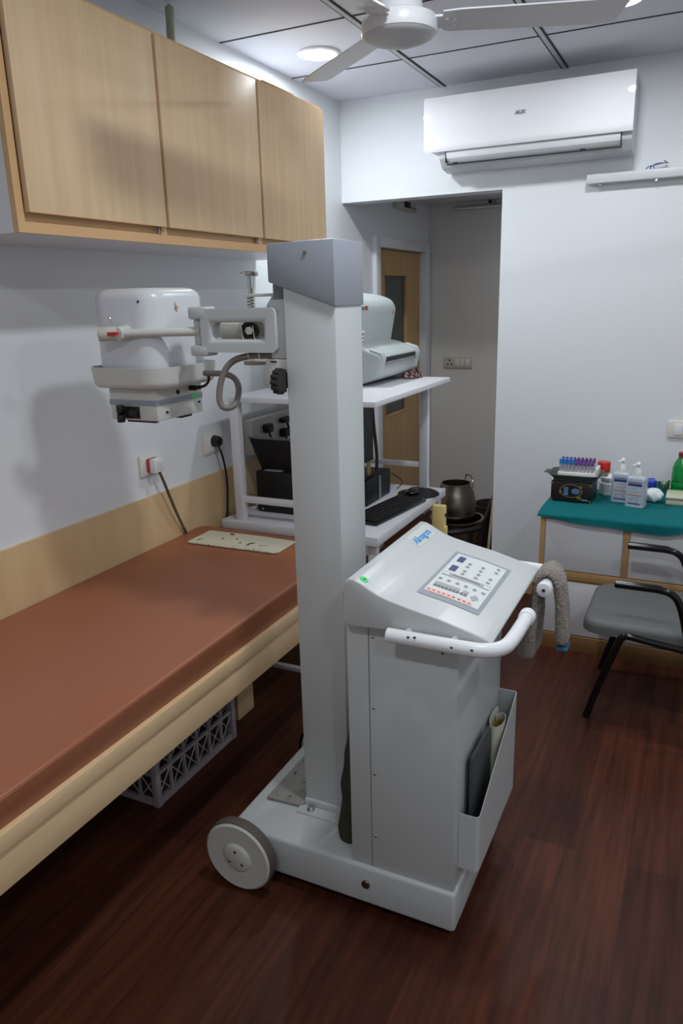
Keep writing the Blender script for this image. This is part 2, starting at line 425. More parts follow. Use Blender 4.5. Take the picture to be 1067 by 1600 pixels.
# ================================================================== WALL CABINET
CX, CY0, CY1, CZ0, CZ1 = .345, -2.53, -.91, 1.775, 2.352
t = thing('wall_cabinet', (CX/2, (CY0+CY1)/2, CZ0), 'long wall-hung cupboard with three maple doors above the bed', 'cabinet')
b = MB(); b.box((.001, CY0, CZ0+.018), (CX-.02, CY0+.02, CZ1-.018)); b.box((.001, CY1-.02, CZ0+.018), (CX-.02, CY1, CZ1-.018)); b.box((.001, CY0, CZ0), (CX-.02, CY1, CZ0+.018)); b.box((.001, CY0+.02, CZ0+.018), (.01, CY1-.02, CZ1-.018))
b.build('carcass', 'white', t)
MB().box((.001, CY0, CZ1-.018), (CX-.021, CY1, CZ1-.001)).build('top_board', 'crd', t)
b = MB(); fx0, fx1 = CX-.02, CX-.002
b.box((fx0, CY0, CZ0), (fx1, CY0+.022, CZ1)); b.box((fx0, CY1-.012, CZ0), (fx1, CY1, CZ1))
b.box((fx0, CY0+.022, CZ0), (fx1, CY1-.012, CZ0+.026)); b.box((fx0, CY0+.022, CZ1-.014), (fx1, CY1-.012, CZ1))
ds = [(CY0+.026, -1.982), (-1.968, -1.428), (-1.414, CY1-.002)]
for y in (-1.975, -1.421): b.box((fx0, y-.013, CZ0+.026), (fx1-.002, y+.013, CZ1-.014))
b.box((fx0-.001, CY0+.02, CZ0+.02), (fx0+.006, CY1-.01, CZ0+.07))
b.build('face_frame', 'lip', t)
for y0, y1 in ds:
    dd = MB().box((CX-.004, y0, CZ0+.047), (CX+.014, y1, CZ1-.012), .0015).build('door', 'maple', t)
    MB().box((CX-.004, y0, CZ0+.0465), (CX+.0145, y1, CZ0+.0485)).build('edge_band', 'lip', dd)
for y in (-1.997, -1.443):
    MB().box((fx1-.004, y-.008, CZ0+.028), (CX-.0005, y, CZ0+.044), .001).build('catch', 'capg', t)
b = MB().cyl((.09, -1.53, CZ1), (.09, -1.525, 2.575), .0155, seg=16); b.lathe([(.0155, 0), (.008, .004), (.006, .012)], (.09, -1.525, 2.572), seg=12)
b.build('pole', 'polem', label='greenish painted pole standing on top of the maple wall cupboard', cat='pole')
MB().box((.2, -1.33, CZ1+.002), (.33, -1.1, CZ1+.012), .002, mtx=Matrix.Translation((0, 0, 0))).build('clipboard', 'brownpap', label='thin brown board lying on top of the maple wall cupboard', cat='board')

# ================================================================== AIR CONDITIONER
AX0, AX1 = .54, 1.482
t = thing('air_conditioner', ((AX0+AX1)/2, -.1, 2.19), 'glossy white wall air conditioner on the back wall', 'air conditioner')
b = MB(); b.prism([(-.001, 2.50), (-.165, 2.50), (-.185, 2.47), (-.185, 2.275), (-.172, 2.235), (-.125, 2.195), (-.05, 2.185), (-.001, 2.19)], 'x', AX0+.065, AX1-.004, .004)
b.prism([(-.001, 2.50), (-.165, 2.50), (-.18, 2.47), (-.18, 2.275), (-.001, 2.275)], 'x', AX0+.006, AX0+.07, .004)
b.build('body', 'acg', t)
b = MB()
def acf(u, v):
    x = AX0+(AX1-AX0)*u; z = 2.262+(2.497-2.262)*v
    return (x, -.208-.003*sin(pi*min(1, v*1.05))+.022*max(0, v-.9)*3+(.008 if v < .02 else 0), z)
b.grid(acf, 20, 16, .012); b.build('front_panel', 'acw', t)
fl = MB().prism([(-.189, 2.262), (-.184, 2.232), (-.165, 2.212), (-.160, 2.216), (-.178, 2.236), (-.183, 2.262)], 'x', AX0+.105, AX1-.05, .001).build('louver', 'acg', t)
b = MB(); b.box((AX0+.101, -.1885, 2.214), (AX0+.104, -.15, 2.262)); b.box((AX1-.049, -.1885, 2.214), (AX1-.046, -.15, 2.262)); b.box((AX0+.101, -.168, 2.206), (AX1-.046, -.155, 2.2105))
b.build('louver_gap', 'gap', t)
for x in (AX0+.13, AX1-.22): MB().box((x, -.171, 2.209), (x+.025, -.16, 2.216), .002).build('louver_hinge', 'black', t)
text('logo', 'AUX', .022, (.975, -.2128, 2.38), (1, 0, 0), (0, 0, 1), 'pbtn2', t, .0006, .0006, .15)

# fitting batten on the back wall
t = thing('light_batten', (1.8, -.02, 2.08), 'white unlit light batten on the back wall below the air conditioner', 'light fitting')
MB().box((1.28, -.05, 2.082), (2.35, -.001, 2.122), .004).build('housing', 'acg', t)
for x in (1.34, 1.58): MB().cyl((x, -.03, 2.083), (x, -.03, 2.072), .008, seg=10).build('screw', 'steel', t)
for k, (c, dy) in enumerate((('blue', 0), ('bcable', .008), ('gold', .004))):
    MB().tube([(1.53+.02*k, -.03+dy, 2.122), (1.54+.01*k, -.032+dy, 2.136), (1.57, -.034+dy, 2.138+.004*k), (1.60+.01*k, -.03+dy, 2.146), (1.625-.01*k, -.03+dy, 2.144+.006*k)], .0022, 6, 2).build('loose_wire', c, t)

# ================================================================== ALCOVE FITTINGS
t = thing('wall_socket_plate', (.23, NY, 1.1), 'old ivory socket and switch plate on the alcove back wall', 'socket')
MB().box((.125, NY-.012, 1.095), (.335, NY-.0005, 1.178), .003).build('plate', 'oldivory', t)
b = MB()
for u, v, r in ((.172, 1.152, .007), (.158, 1.122, .006), (.186, 1.122, .006)): b.cyl((u, NY-.0128, v), (u, NY-.011, v), r, seg=12)
b.build('socket_hole', 'dkrub', t)
for k in range(3): MB().box((.215+.037*k, NY-.017, 1.112), (.244+.037*k, NY-.011, 1.16), .002).build('rocker', 'ivory', t)
t = thing('tube_light', (.4, NY-.03, 2.16), 'dim unlit tube light on the alcove back wall near its ceiling', 'light fitting')
MB().box((.19, NY-.045, 2.162), (.86, NY-.001, 2.182), .004).build('housing', 'oldivory', t)
t2 = MB().cyl((.21, NY-.06, 2.168), (.84, NY-.06, 2.168), .006, seg=12).build('tube', 'wplast', t)
t = thing('lamp_holder', (.45, NY-.03, 2.195), 'small round lamp holder above the tube light in the alcove', 'lamp holder')
MB().cyl((.45, NY-.001, 2.2), (.45, NY-.035, 2.2), .026, .02, 16).build('base', 'oldivory', t)
MB().cyl((.45, NY-.035, 2.2), (.45, NY-.05, 2.2), .012, seg=12).build('socket', 'dkrub', t)
t = thing('junction_box', (0.02, .9, 2.13), 'open white junction box above the alcove door', 'junction box')
MB().box((.001, .74, 2.135), (.03, 1.08, 2.19), .003).build('box', 'oldivory', t)
MB().box((.028, .86, 2.15), (.045, .93, 2.185), .002).build('connector', 'dkrub', t)
MB().tube([(.04, .9, 2.16), (.06, .95, 2.145), (.05, 1.02, 2.15)], .003, 6, 2).build('wire', 'bcable', t)

# ================================================================== WALL SOCKETS + CORDS, left wall
t = thing('wall_socket', (0, -1.75, .98), 'square white wall socket behind the orange and white plug', 'socket')
MB().box((.0005, -1.81, .978), (.011, -1.685, 1.058), .003).build('plate', 'ivory', t)
MB().box((.010, -1.80, .985), (.0135, -1.695, 1.05), .002).build('insert', 'wplast', t)
t = thing('power_plug', (.03, -1.74, 1.0), 'white plug with an orange back in the socket above the bed', 'plug')
MB().box((.0135, -1.785, .992), (.028, -1.735, 1.045), .006).build('collar', 'orange', t)
MB().box((.0275, -1.785, .99), (.055, -1.728, 1.045), .008).build('body', 'wplast', t)
MB().box((.0545, -1.77, 1.003), (.0565, -1.742, 1.034), .003).build('face_panel', 'ivory', t)
MB().tube([(.045, -1.752, .995), (.05, -1.735, .95), (.045, -1.69, .85), (.03, -1.62, .735), (.02, -1.59, .7)], .0055, 8, 2).build('cord', 'brcable', t)
t = thing('wall_socket', (0, -1.345, .99), 'square white wall socket left of the white rack, holding a black plug', 'socket')
MB().box((.0005, -1.412, .985), (.011, -1.275, 1.07), .003).build('plate', 'ivory', t)
MB().box((.010, -1.395, .995), (.0135, -1.29, 1.06), .002).build('insert', 'wplast', t)
t = thing('power_plug', (.03, -1.34, 1.03), 'round black plug with black cord beside the white rack', 'plug')
MB().cyl((.0135, -1.345, 1.035), (.045, -1.345, 1.035), .026, .02, 20, .003).build('body', 'black', t)
MB().tube([(.035, -1.345, 1.015), (.042, -1.335, .98), (.04, -1.31, .9), (.032, -1.295, .8), (.03, -1.31, .70), (.03, -1.312, .66)], .0045, 8, 2).build('cord', 'bcable', t)
t = thing('power_strip_box', (.03, -.9, .93), 'white wall power box with three black plugs behind the black printer', 'power box')
MB().box((.0005, -1.10, .925), (.05, -.60, 1.085), .004).build('box', 'ivory', t)
for y, z, rot in ((-.99, 1.035, 0), (-.82, 1.05, 1), (-.84, .99, 0)):
    p = MB().box((.05, y-.025-.02*rot, z-.02+.008*rot), (.085, y+.025+.02*rot, z+.02-.008*rot), .008).build('plug', 'dblack', t)
    MB().tube([(.07, y, z-.015), (.085, y, z-.06), (.08, y+.02, z-.15)], .005, 8, 2).build('plug_cord', 'bcable', p)
MB().tube([(.05, -.74, 1.19), (.06, -.72, 1.1), (.07, -.71, .95)], .004, 8, 2).build('hanging_cord', 'bcable', t)
t = thing('switch_plate', (1.8, 0, .91), 'white switch plate on the back wall above the green bottle', 'switch')
MB().box((1.722, -.012, .912), (1.92, -.0005, .995), .004).build('plate', 'ivory', t)
for k in range(3): MB().box((1.752+.05*k, -.017, .927), (1.788+.05*k, -.011, .98), .002).build('rocker', 'wplast', t)

# ================================================================== EXAMINATION BED
t = thing('bed_frame', (.35, -2.7, 0), 'pale wooden couch frame with stepped side rail under the brown mattress', 'bed')
BX, BY0, BY1 = .69, -4.3, -1.46
b = MB(); b.box((BX-.02, BY0, .455), (BX-.006, BY1, .55), .002); b.box((BX-.03, BY0, .545), (BX, BY1, .588), .003)
b.build('side_rail', 'beam', t)
MB().box((.015, BY1-.02, .455), (BX-.02, BY1, .585), .002).build('end_rail', 'beam', t)
MB().box((.015, BY0, .56), (BX-.03, BY1-.02, .585)).build('platform', 'beam', t)
for x in (.06, .29):
    for y in (-1.695, -3.9): MB().box((x, y-.057, 0), (x+.038, y+.057, .56), .002).build('leg', 'beam', t)
b = MB(); b.rbox(((.012+.697)/2, (BY0+BY1)/2), (.697-.012)/2, (BY1-BY0)/2, .588, .700, .03, 6, .010)
for v in b.bm.verts:       # old foam: sags towards the near end, sides tuck in at the bottom
    if v.co.z > .6: v.co.z -= (BY1-v.co.y)*(.006+.0105*v.co.x/.69)
    elif v.co.x > .3: v.co.x -= .022
mat_o = b.build('mattress', 'leather', label='long flat brown vinyl mattress on the wooden couch', cat='mattress')
# seam piping on the mattress edge
MB().tube([(.6935, BY0+.03, .695-(BY1-BY0-.03)*.0165), (.6935, BY1-.03, .695-.0005)], .0022, 8).build('piping', 'leather', mat_o)
# worn metal plate
mp_ = Matrix.Translation((.3, -1.61, .6995)) @ Matrix.Rotation(R(1.5), 4, 'Z')
b = MB(); n = 26
pl = [(-.2, -.078)]
for i in range(1, n): pl.append((-.2+.4*i/n, -.078+random.uniform(-.004, .002)))
pl += [(.2, -.066), (.203, .07), (.05, .082), (-.2, .08)]
b.prism(pl, 'z', 0, .004, mtx=mp_); b.build('metal_plate', 'plate', label='chipped cream metal plate lying on the far end of the brown mattress', cat='plate')

# crate below the bed
t = thing('plastic_crate', (.2, -2.08, 0), 'pale latticed plastic crate on the floor under the couch', 'crate')
b = MB(); x0, x1, y0, y1, h = .02, .372, -2.30, -1.86, .235
for x in (x0, x1):
    for y in (y0, y1): b.box((x-.012, y-.012, 0), (x+.012, y+.012, h), .004)
for z, hh in ((0, .022), (h-.025, .025), (h*.5-.006, .012)):
    for x in (x0, x1): b.box((x-.006, y0, z), (x+.006, y1, z+hh))
    for y in (y0, y1): b.box((x0, y-.006, z), (x1, y+.006, z+hh))
def lattice(axis, k, a0, a1):
    n = max(3, int(round((a1-a0)/.07))); w_ = (a1-a0)/n
    for i in range(n+1):
        a = a0+i*w_
        p, q = ((a-.004, k-.005, 0), (a+.004, k+.005, h)) if axis == 'y' else ((k-.005, a-.004, 0), (k+.005, a+.004, h))
        b.box(p, q)
        if i < n:
            for z0, z1 in ((.02, .112), (.122, .212)):
                m_ = 1
                for jx in range(m_):
                    for (za, zb) in ((z0, z1), (z1, z0)):
                        aa, ab = a+w_*jx/m_, a+w_*(jx+1)/m_
                        zm = za+(zb-za)
                        P = lambda s_, z: (s_, k, z) if axis == 'y' else (k, s_, z)
                        b.cyl(P(aa, za), P(ab, zb), .0026, seg=4)
lattice('x', x1, y0, y1); lattice('y', y0, x0, x1)
b.box((x0, y0, .004), (x1, y1, .01))
b.build('crate_body', 'crate', t)
MB().box((x0+.012, y0+.012, .011), (x1-.02, y1-.012, .19), .01).build('contents', 'mop', t)

# ================================================================== WHITE RACK
t = thing('equipment_rack', (.41, -.95, 0), 'white metal two-shelf rack beside the head of the bed', 'rack')
RY0, RY1 = -1.375, -.47
MB().box((.118, RY0, 1.207), (.772, RY1, 1.229), .003).build('top_shelf', 'white', t)
MB().box((.045, RY0, .662), (.775, -.53, .700), .003).build('lower_shelf', 'white', t)
for x, y in ((.112, -1.345), (.655, -.555), (.112, -.555)):
    MB().box((x, y-.018, .7), (x+.04, y+.018, 1.207), .003).build('post', 'white', t)
for x, y in ((.06, -1.35), (.72, -1.33), (.72, -.56), (.06, -.56)):
    MB().box((x-.0, y-.018, 0), (x+.036, y+.018, .662), .003).build('leg', 'white', t)
b = MB(); b.box((.15, -1.352, .778), (.56, -1.33, .806), .003); b.build('front_rail', 'white', t)
MB().box((.545, -1.355, .7), (.575, -1.325, .79), .003).build('short_post', 'white', t)
MB().box((.15, -.565, .803), (.66, -.545, .828), .003).build('rear_rail', 'white', t)
MB().box((.09, -1.36, .03), (.72, -1.335, .05), .003).build('foot_rail', 'white', t)

# black printer on the lower shelf
t = thing('printer', (.27, -1.05, .70), 'black printer with raised paper tray on the left half of the rack', 'printer')
MB().box((.125, -1.21, .704), (.385, -1.0, .885), .006).build('body', 'dblack', t)
mt = Matrix.Translation((.13, -1.20, .885)) @ Matrix.Rotation(R(0), 4, 'X')
b = MB(); b.prism([(.13, .886), (.07, 1.022), (.39, 1.022), (.37, .886)], 'y', -1.165, -1.155, .002); b.build('paper_tray', 'dblack', t)
MB().box((.07, -1.168, 1.018), (.39, -1.154, 1.026), .002).build('tray_edge', 'crd', t)
MB().box((.16, -1.2, .885), (.245, -1.168, .887), .0005).build('sticker', 'pgrey', t)
MB().cyl((.155, -1.2105, .716), (.155, -1.2125, .716), .005, seg=12).build('button', 'steel', t)
b = MB().tube([(.095, -1.2, .708), (.112, -1.14, .712), (.108, -1.05, .735), (.09, -.98, .72), (.1, -.9, .708)], .006, 8, 2)
b.tube([(.085, -1.15, .711), (.105, -1.1, .716), (.09, -1.0, .735)], .009, 8, 2)
b.build('cable_bundle', 'wplast', label='tangled white cable lying left of the black printer', cat='cable')
# desktop computer and monitor
t = thing('desktop_computer', (.45, -.76, .70), 'small black desktop computer box behind the keyboard', 'computer')
MB().box((.40, -.98, .702), (.555, -.70, .82), .004).build('case', 'dblack', t)
MB().box((.5555, -.845, .705), (.559, -.825, .815), .001).build('front_strip', 'crd', t)
MB().box((.5555, -.73, .712), (.558, -.715, .73), .001).build('badge', 'blue', t)
MB().tube([(.53, -.70, .80), (.56, -.66, .78), (.59, -.62, .74), (.57, -.60, .715), (.56, -.63, .704)], .0025, 6, 2).build('cord', 'bcable', t)
t = thing('monitor', (.42, -.95, .82), 'black monitor edge showing behind the column under the rack top', 'monitor')
MB().box((.52, -1.28, .90), (.55, -.885, 1.195), .004, mtx=None).build('screen', 'dblack', t)
MB().box((.42, -.97, .821), (.54, -.90, .829), .003).build('foot', 'black', t)
MB().box((.49, -.965, .827), (.515, -.905, 1.0), .003).build('neck', 'black', t)
MB().tube([(.535, -.865, 1.195), (.54, -.86, 1.05), (.545, -.835, .92), (.54, -.83, .831)], .008, 8, 2).build('monitor_cable', 'maroonc', label='dark red-brown cable hanging beside the black monitor', cat='cable')
t = thing('cardboard_sheet', (.40, -.8, .83), 'small tan card propped behind the black monitor', 'card')
MB().box((.515, -.888, .8215), (.519, -.85, .95)).build('sheet', 'brownpap', t)
# keyboard
t = thing('keyboard', (.66, -1.0, .70), 'black keyboard on the lower rack shelf', 'keyboard')
kb = Matrix.Translation((.668, -1.01, .70)) @ Matrix.Rotation(R(-8), 4, 'Z')
MB().box((-.075, -.22, .001), (.075, .22, .017), .004, mtx=kb).build('case', 'gblack', t)
b = MB()
for r_ in range(5):
    for c_ in range(18):
        if r_ == 4 and 4 < c_ < 9: continue
        b.box((-.062+.026*r_, -.21+.0234*c_, .016), (-.040+.026*r_, -.19+.0234*c_, .021), .002, 1, mtx=kb)
b.box((.042, -.21+.0234*5, .016), (.064, -.19+.0234*8, .021), .002, 1, mtx=kb)
b.build('keys', 'dblack', t)
pts = [(.69+.10*cos(a)*(.8+.2*cos(2*a)), -.68+.115*sin(a)) for a in [2*pi*i/28 for i in range(28)]]
MB().prism(pts, 'z', .7008, .704).build('mouse_pad', 'dblack', label='black mouse pad at the far corner of the lower rack shelf', cat='mouse pad')
t = thing('mouse', (.665, -.70, .704), 'black computer mouse on the black mouse pad', 'mouse')
MB().ball((.665, -.70, .7165), .032, .052, .011).build('shell', 'gblack', t)
MB().tube([(.64, -.66, .715), (.62, -.60, .706), (.66, -.56, .704)], .0025, 6, 2).build('cord', 'bcable', t)

# ================================================================== CR SCANNER on the rack top
t = thing('image_plate_scanner', (.35, -.7, 1.229), 'pale grey desktop film scanner on the top of the white rack', 'scanner')
b = MB(); b.prism([(.08, 1.262), (.44, 1.262), (.47, 1.40), (.498, 1.555), (.475, 1.592), (.42, 1.612), (.20, 1.645), (.10, 1.63), (.06, 1.58)], 'y', -.955, -.46, .018, 3)
b.build('upper_housing', 'cr', t)
b = MB(); b.prism([(.10, 1.235), (.5, 1.232), (.596, 1.268), (.612, 1.35), (.60, 1.365), (.50, 1.40), (.46, 1.405), (.10, 1.40)], 'y', -.925, -.45, .012, 3)
b.build('feed_housing', 'cr', t)
MB().box((.6, -.875, 1.335), (.6145, -.52, 1.352), .001).build('feed_slot', 'dblack', t)
MB().box((.603, -.88, 1.322), (.618, -.515, 1.334), .002).build('slot_lip', 'crd', t)
for y in (-.9, -.475): MB().prism([(.55, 1.262), (.60, 1.275), (.617, 1.35), (.606, 1.374), (.55, 1.392)], 'y', y-.02, y+.02, .006, 3).build('cheek', 'cr', t)
MB().box((.1, -.90, 1.229), (.45, -.50, 1.24), .003).build('base', 'crd', t)
MB().box((.4805, -.508, 1.525), (.4965, -.49, 1.543), .001).build('red_emblem', 'labelr', t)
MB().box((.493, -.86, 1.552), (.4985, -.83, 1.566), .001).build('dark_logo', 'pbtn2', t)
MB().box((.493, -.825, 1.55), (.4985, -.805, 1.568), .001).build('red_logo', 'orange', t)
st = MB().prism([(.4855, 1.465), (.475, 1.405), (.4745, 1.405), (.485, 1.465)], 'y', -.9, -.815); st = st.build('paper_sticker', 'wplast', t)
for k in range(3): MB().prism([(.4858-.0028*k, 1.451-.017*k), (.4846-.0028*k, 1.444-.017*k), (.4836-.0028*k, 1.444-.017*k), (.4848-.0028*k, 1.451-.017*k)], 'y', -.85, -.825).build('sticker_print', 'pbtn2', st)
# checked cloth
def cl(u, v):
    a = 2*pi*u
    return (.60+.045*cos(a)*(1-.5*v), -.51+.09*sin(a)*(1-.6*v), 1.236+.03*v*(1+.3*sin(5*a))+.004*sin(9*a+3*v))
b = MB(); b.grid(cl, 40, 8); b.build('checked_cloth', 'plaid', label='crumpled red and white checked cloth on the rack top, under the scanner feed', cat='cloth')

# ================================================================== CLUTTER IN ALCOVE
t = thing('steel_pot', (.6, .55, 0), 'big dark round-bellied steel pot with wire handle at the alcove entrance', 'pot')
PX, PY, PZ = .565, .32, .30
MB().lathe([(.02, 0), (.11, .002), (.125, .03), (.122, .10), (.108, .16), (.09, .2), (.09, .215), (.084, .215), (.084, .20), (.1, .15), (.11, .05), (.0, .02)], (PX, PY, PZ)).build('body', 'dsteel', t)
MB().tube([(PX+.03, PY+.09, PZ+.2), (PX+.03, PY+.1, PZ+.245), (PX+.06, PY+.07, PZ+.255), (PX+.1, PY+.02, PZ+.24), (PX+.105, PY, PZ+.19)], .004, 8, 2).build('wire_handle', 'dsteel', t)
t = thing('cooking_pan', (.57, .32, 0), 'wide dark steel vessel below the round-bellied pot', 'pan')
MB().lathe([(.02, 0), (.13, .0), (.155, .03), (.158, .27), (.165, .285), (.165, .298), (.15, .298), (.148, .04), (0, .03)], (.57, .33, 0)).build('body', 'dsteel', t)
MB().tube([(.42, .2, .25), (.50, .12, .255), (.62, .12, .262), (.75, .24, .27)], .016, 8, 2).build('hose', 'black', label='thick black hose wrapped round the steel vessel', cat='hose')
t = thing('yellow_box', (.83, -.72, .40), 'pale yellow upright plastic box standing behind the white console', 'box')
MB().box((.768, -.715, .40), (.83, -.68, .662), .006).build('body', 'yellow', t)
MB().box((.825, -.712, .40), (.838, -.685, .56), .003).build('side_flange', 'yellow', t)
MB().box((.83, -.71, .61), (.837, -.69, .625), .002).build('latch', 'dkrub', t)
b = MB(); b.box((.776, -.73, 0), (.88, -.60, .398), .006); b.build('dark_box', 'graytray', label='dark box supporting the pale yellow plastic box', cat='box')
t = thing('mop', (.76, .5, 0), 'wooden-handled mop leaning at the right side of the alcove', 'mop')
MB().cyl((.79, .22, .02), (.765, .50, .55), .0095, seg=12).build('handle', 'stick', t)
MB().lathe([(.01, 0), (.05, .01), (.04, .06), (.015, .10)], (.79, .22, 0), seg=20).build('head', 'mop', t)
t = thing('floor_wiper', (.75, .6, 0), 'dark floor wiper leaning head-up beside the wooden mop', 'wiper')
MB().cyl((.60, .62, .02), (.765, .68, .52), .012, seg=12).build('handle', 'dsteel', t)
b = MB(); b.box((.71, .68, .515), (.82, .70, .53), .003); b.build('blade', 'dkrub', t)
MB().cyl((.765, .68, .48), (.765, .68, .50), .025, seg=16).build('collar', 'ivory', t)
t = thing('dark_bucket', (.70, .75, 0), 'dark bucket on the alcove floor behind the wooden mop', 'bucket')
MB().lathe([(.02, 0), (.11, 0), (.13, .26), (.138, .27), (.125, .27), (.1, .02), (0, .02)], (.68, .8, 0)).build('body', 'mop', t)

# ================================================================== X-RAY MACHINE
t = thing('mobile_xray_machine', (1.1, -2.2, 0), 'grey-white mobile x-ray machine with tall column standing in the middle of the room', 'medical machine')
X = t
BX0, BX1, BYA, BYB, BZ0, BZ1 = .755, 1.427, -2.43, -1.985, .032, .153
b = MB(); b.box((BX0, BYA, BZ0), (BX1, BYB, BZ1), .012, 3); base = b.build('base', 'mach', X)
b = MB().cyl((1.182, BYA+.002, .099), (1.182, BYA-.006, .099), .012, seg=16, bev=.002); b.build('base_bolt', 'dsteel', base)
for yy, sgn in ((-2.48, -1), (-1.935, 1)):
    wx, wz, wr = .818, .108, .108
    wl = MB().lathe([(.03, -.018), (.090, -.018), (.104, -.012), (.104, .014), (.098, .0185), (.090, .0175), (.03, .0175)], (wx, yy, wz), (0, sgn, 0), 40).build('wheel', 'mach2', X)
    MB().lathe([(.1035, -.017), (.1065, -.0165), (.108, -.01), (.108, .006), (.1065, .0125), (.1035, .0135), (.1035, -.017)], (wx, yy, wz), (0, sgn, 0), 48).build('tyre', 'rubber', wl)
    MB().lathe([(.0, .024), (.036, .024), (.042, .021), (.047, .017)], (wx, yy, wz), (0, sgn, 0), 32).build('hub_cap', 'mach2', wl)
    b = MB()
    for a in (90, 210, 330): b.ball((wx+.024*cos(R(a)), yy+sgn*.0245, wz+.024*sin(R(a))), .005, .003, .005, 10)
    b.build('hub_bolts', 'dsteel', wl)
    MB().cyl((wx, yy, wz), (wx, BYA+.01 if sgn < 0 else BYB-.01, wz), .014, seg=12).build('axle', 'steel', wl)
for yy in (-2.34, -2.06):
    MB().cyl((1.37, yy-.012, .028), (1.37, yy+.012, .028), .028, seg=20, bev=.003).build('caster', 'dkrub', X)
MB().prism([(.797, -2.297), (.905, -2.29), (.915, -2.28), (.915, -2.02), (.80, -2.02)], 'z', BZ1+.001, BZ1+.010, .002).build('foot_plate', 'fplate', X)
# column
CX0, CX1, CYA, CYB = .917, 1.058, -2.27, -2.115
colm = MB().box((CX0, CYA, BZ1), (CX1, CYB, 1.66), .004).build('column', 'mach', X)
b = MB(); b.box((CX0-.012, -2.312, BZ1), (CX1, -2.262, BZ1+.006), .002); b.box((CX0, -2.278, BZ1+.005), (CX1, -2.266, BZ1+.028), .003); b.build('column_flange', 'mach', colm)
b = MB(); b.cyl((.945, -2.292, BZ1+.005), (.945, -2.292, BZ1+.011), .012, seg=20); b.cyl((.945, -2.292, BZ1+.011), (.945, -2.292, BZ1+.02), .0075, seg=6); b.build('flange_bolt', 'steel', colm)
b = MB(); b.prism([(.879, 1.644), (1.061, 1.583), (1.061, 1.736), (.879, 1.733)], 'y', -2.276, -2.109, .003); cap = b.build('column_cap', 'capg', X)
MB().cyl((.985, -2.2755, 1.708), (.985, -2.2785, 1.708), .0045, seg=12).build('cap_screw', 'dsteel', cap)
# arm carriage riding on the column's rear face
b = MB(); b.box((.88, -2.245, 1.39), (.916, -2.14, 1.60), .004); b.build('carriage', 'mach2', X)
b = MB(); b.box((.868, -2.258, 1.459), (.914, -2.125, 1.603), .003); b.build('carriage_yoke', 'mach', X)
b = MB(); b.box((.85, -2.26, 1.385), (.914, -2.125, 1.458), .004); b.build('carriage_block', 'mach2', X)
MB().box((.866, -2.2615, 1.449), (.884, -2.2595, 1.453)).build('block_slot', 'dblack', X)
MB().prism([(.858, 1.602), (.916, 1.602), (.916, 1.665), (.885, 1.655), (.858, 1.64)], 'y', -2.22, -2.13, .002).build('counterweight_cover', 'crd', X)
kn = MB(); kn.cyl((.894, -2.285, 1.405), (.914, -2.285, 1.405), .026, seg=24)
for i in range(12): kn.cyl((.895, -2.285+.027*cos(i*pi/6), 1.405+.027*sin(i*pi/6)), (.913, -2.285+.027*cos(i*pi/6), 1.405+.027*sin(i*pi/6)), .006, seg=8)
kn.cyl((.89, -2.285, 1.405), (.9, -2.25, 1.405), .008, seg=10)
kn.build('clamp_knob', 'dkrub', X)
# swing arm: a rounded open frame
b = MB(); ya, yb = -2.274, -2.225
def frame(b, x0, z0, x1, z1, ix0, iz0, ix1, iz1, bev):
    t = bmesh.new()
    O = [(x0, z0), (x1, z0), (x1, z1), (x0, z1)]; I = [(ix0, iz0), (ix1, iz0), (ix1, iz1), (ix0, iz1)]
    V = {(k, y, i): t.verts.new((p[0], y, p[1])) for k, P in (('o', O), ('i', I)) for y in (ya, yb) for i, p in enumerate(P)}
    for i in range(4):
        j = (i+1) % 4
        for y in (ya, yb): t.faces.new((V['o', y, i], V['o', y, j], V['i', y, j], V['i', y, i]))
        for k in 'oi': t.faces.new((V[k, ya, i], V[k, ya, j], V[k, yb, j], V[k, yb, i]))
    bmesh.ops.recalc_face_normals(t, faces=t.faces)
    es = [e for e in t.edges if not (abs(e.verts[0].co.y-e.verts[1].co.y) < 1e-6 and min((Vector((e.verts[0].co.x-p[0], e.verts[0].co.z-p[1])).length) for p in O) < 1e-6 != (min((Vector((e.verts[1].co.x-p[0], e.verts[1].co.z-p[1])).length) for p in O) < 1e-6))]
    es = [e for e in es if not (len(e.link_faces) == 2 and e.link_faces[0].normal.dot(e.link_faces[1].normal) > .99)]
    bmesh.ops.bevel(t, geom=es, offset=bev, segments=3, affect='EDGES', profile=.5)
    b._merge(t)
frame(b, .667, 1.474, .892, 1.584, .70, 1.507, .855, 1.549, .012)
b.build('swing_arm', 'mach', X)
b = MB(); b.box((.628, ya-.001, 1.558), (.685, yb, 1.590), .006); b.build('hinge_yoke', 'mach', X)
MB().box((.628, ya-.001, 1.464), (.685, yb, 1.492), .006).build('hinge_yoke', 'mach', X)
MB().cyl((.645, -2.24, 1.490), (.645, -2.24, 1.558), .020, seg=24).build('hinge_pin', 'mach', X)
MB().box((.668, -2.245, 1.492), (.672, -2.22, 1.556)).build('hinge_gap', 'dblack', X)
# rear twin arm seen through the frame
b = MB(); b.box((.60, -2.165, 1.50), (.9, -2.13, 1.545), .008); b.build('rear_arm', 'mach2', X)
b = MB(); b.cyl((.735, -2.15, 1.527), (.79, -2.262+.06, 1.527), .03, seg=24); b.build('pivot_boss', 'mach2', X)
b = MB(); b.cyl((.775, -2.20, 1.527), (.785, -2.225, 1.527), .023, seg=24); b.build('pivot_washer', 'dkrub', X)
b = MB(); b.cyl((.785, -2.222, 1.527), (.79, -2.235, 1.527), .011, seg=6); b.build('pivot_bolt', 'steel', X)
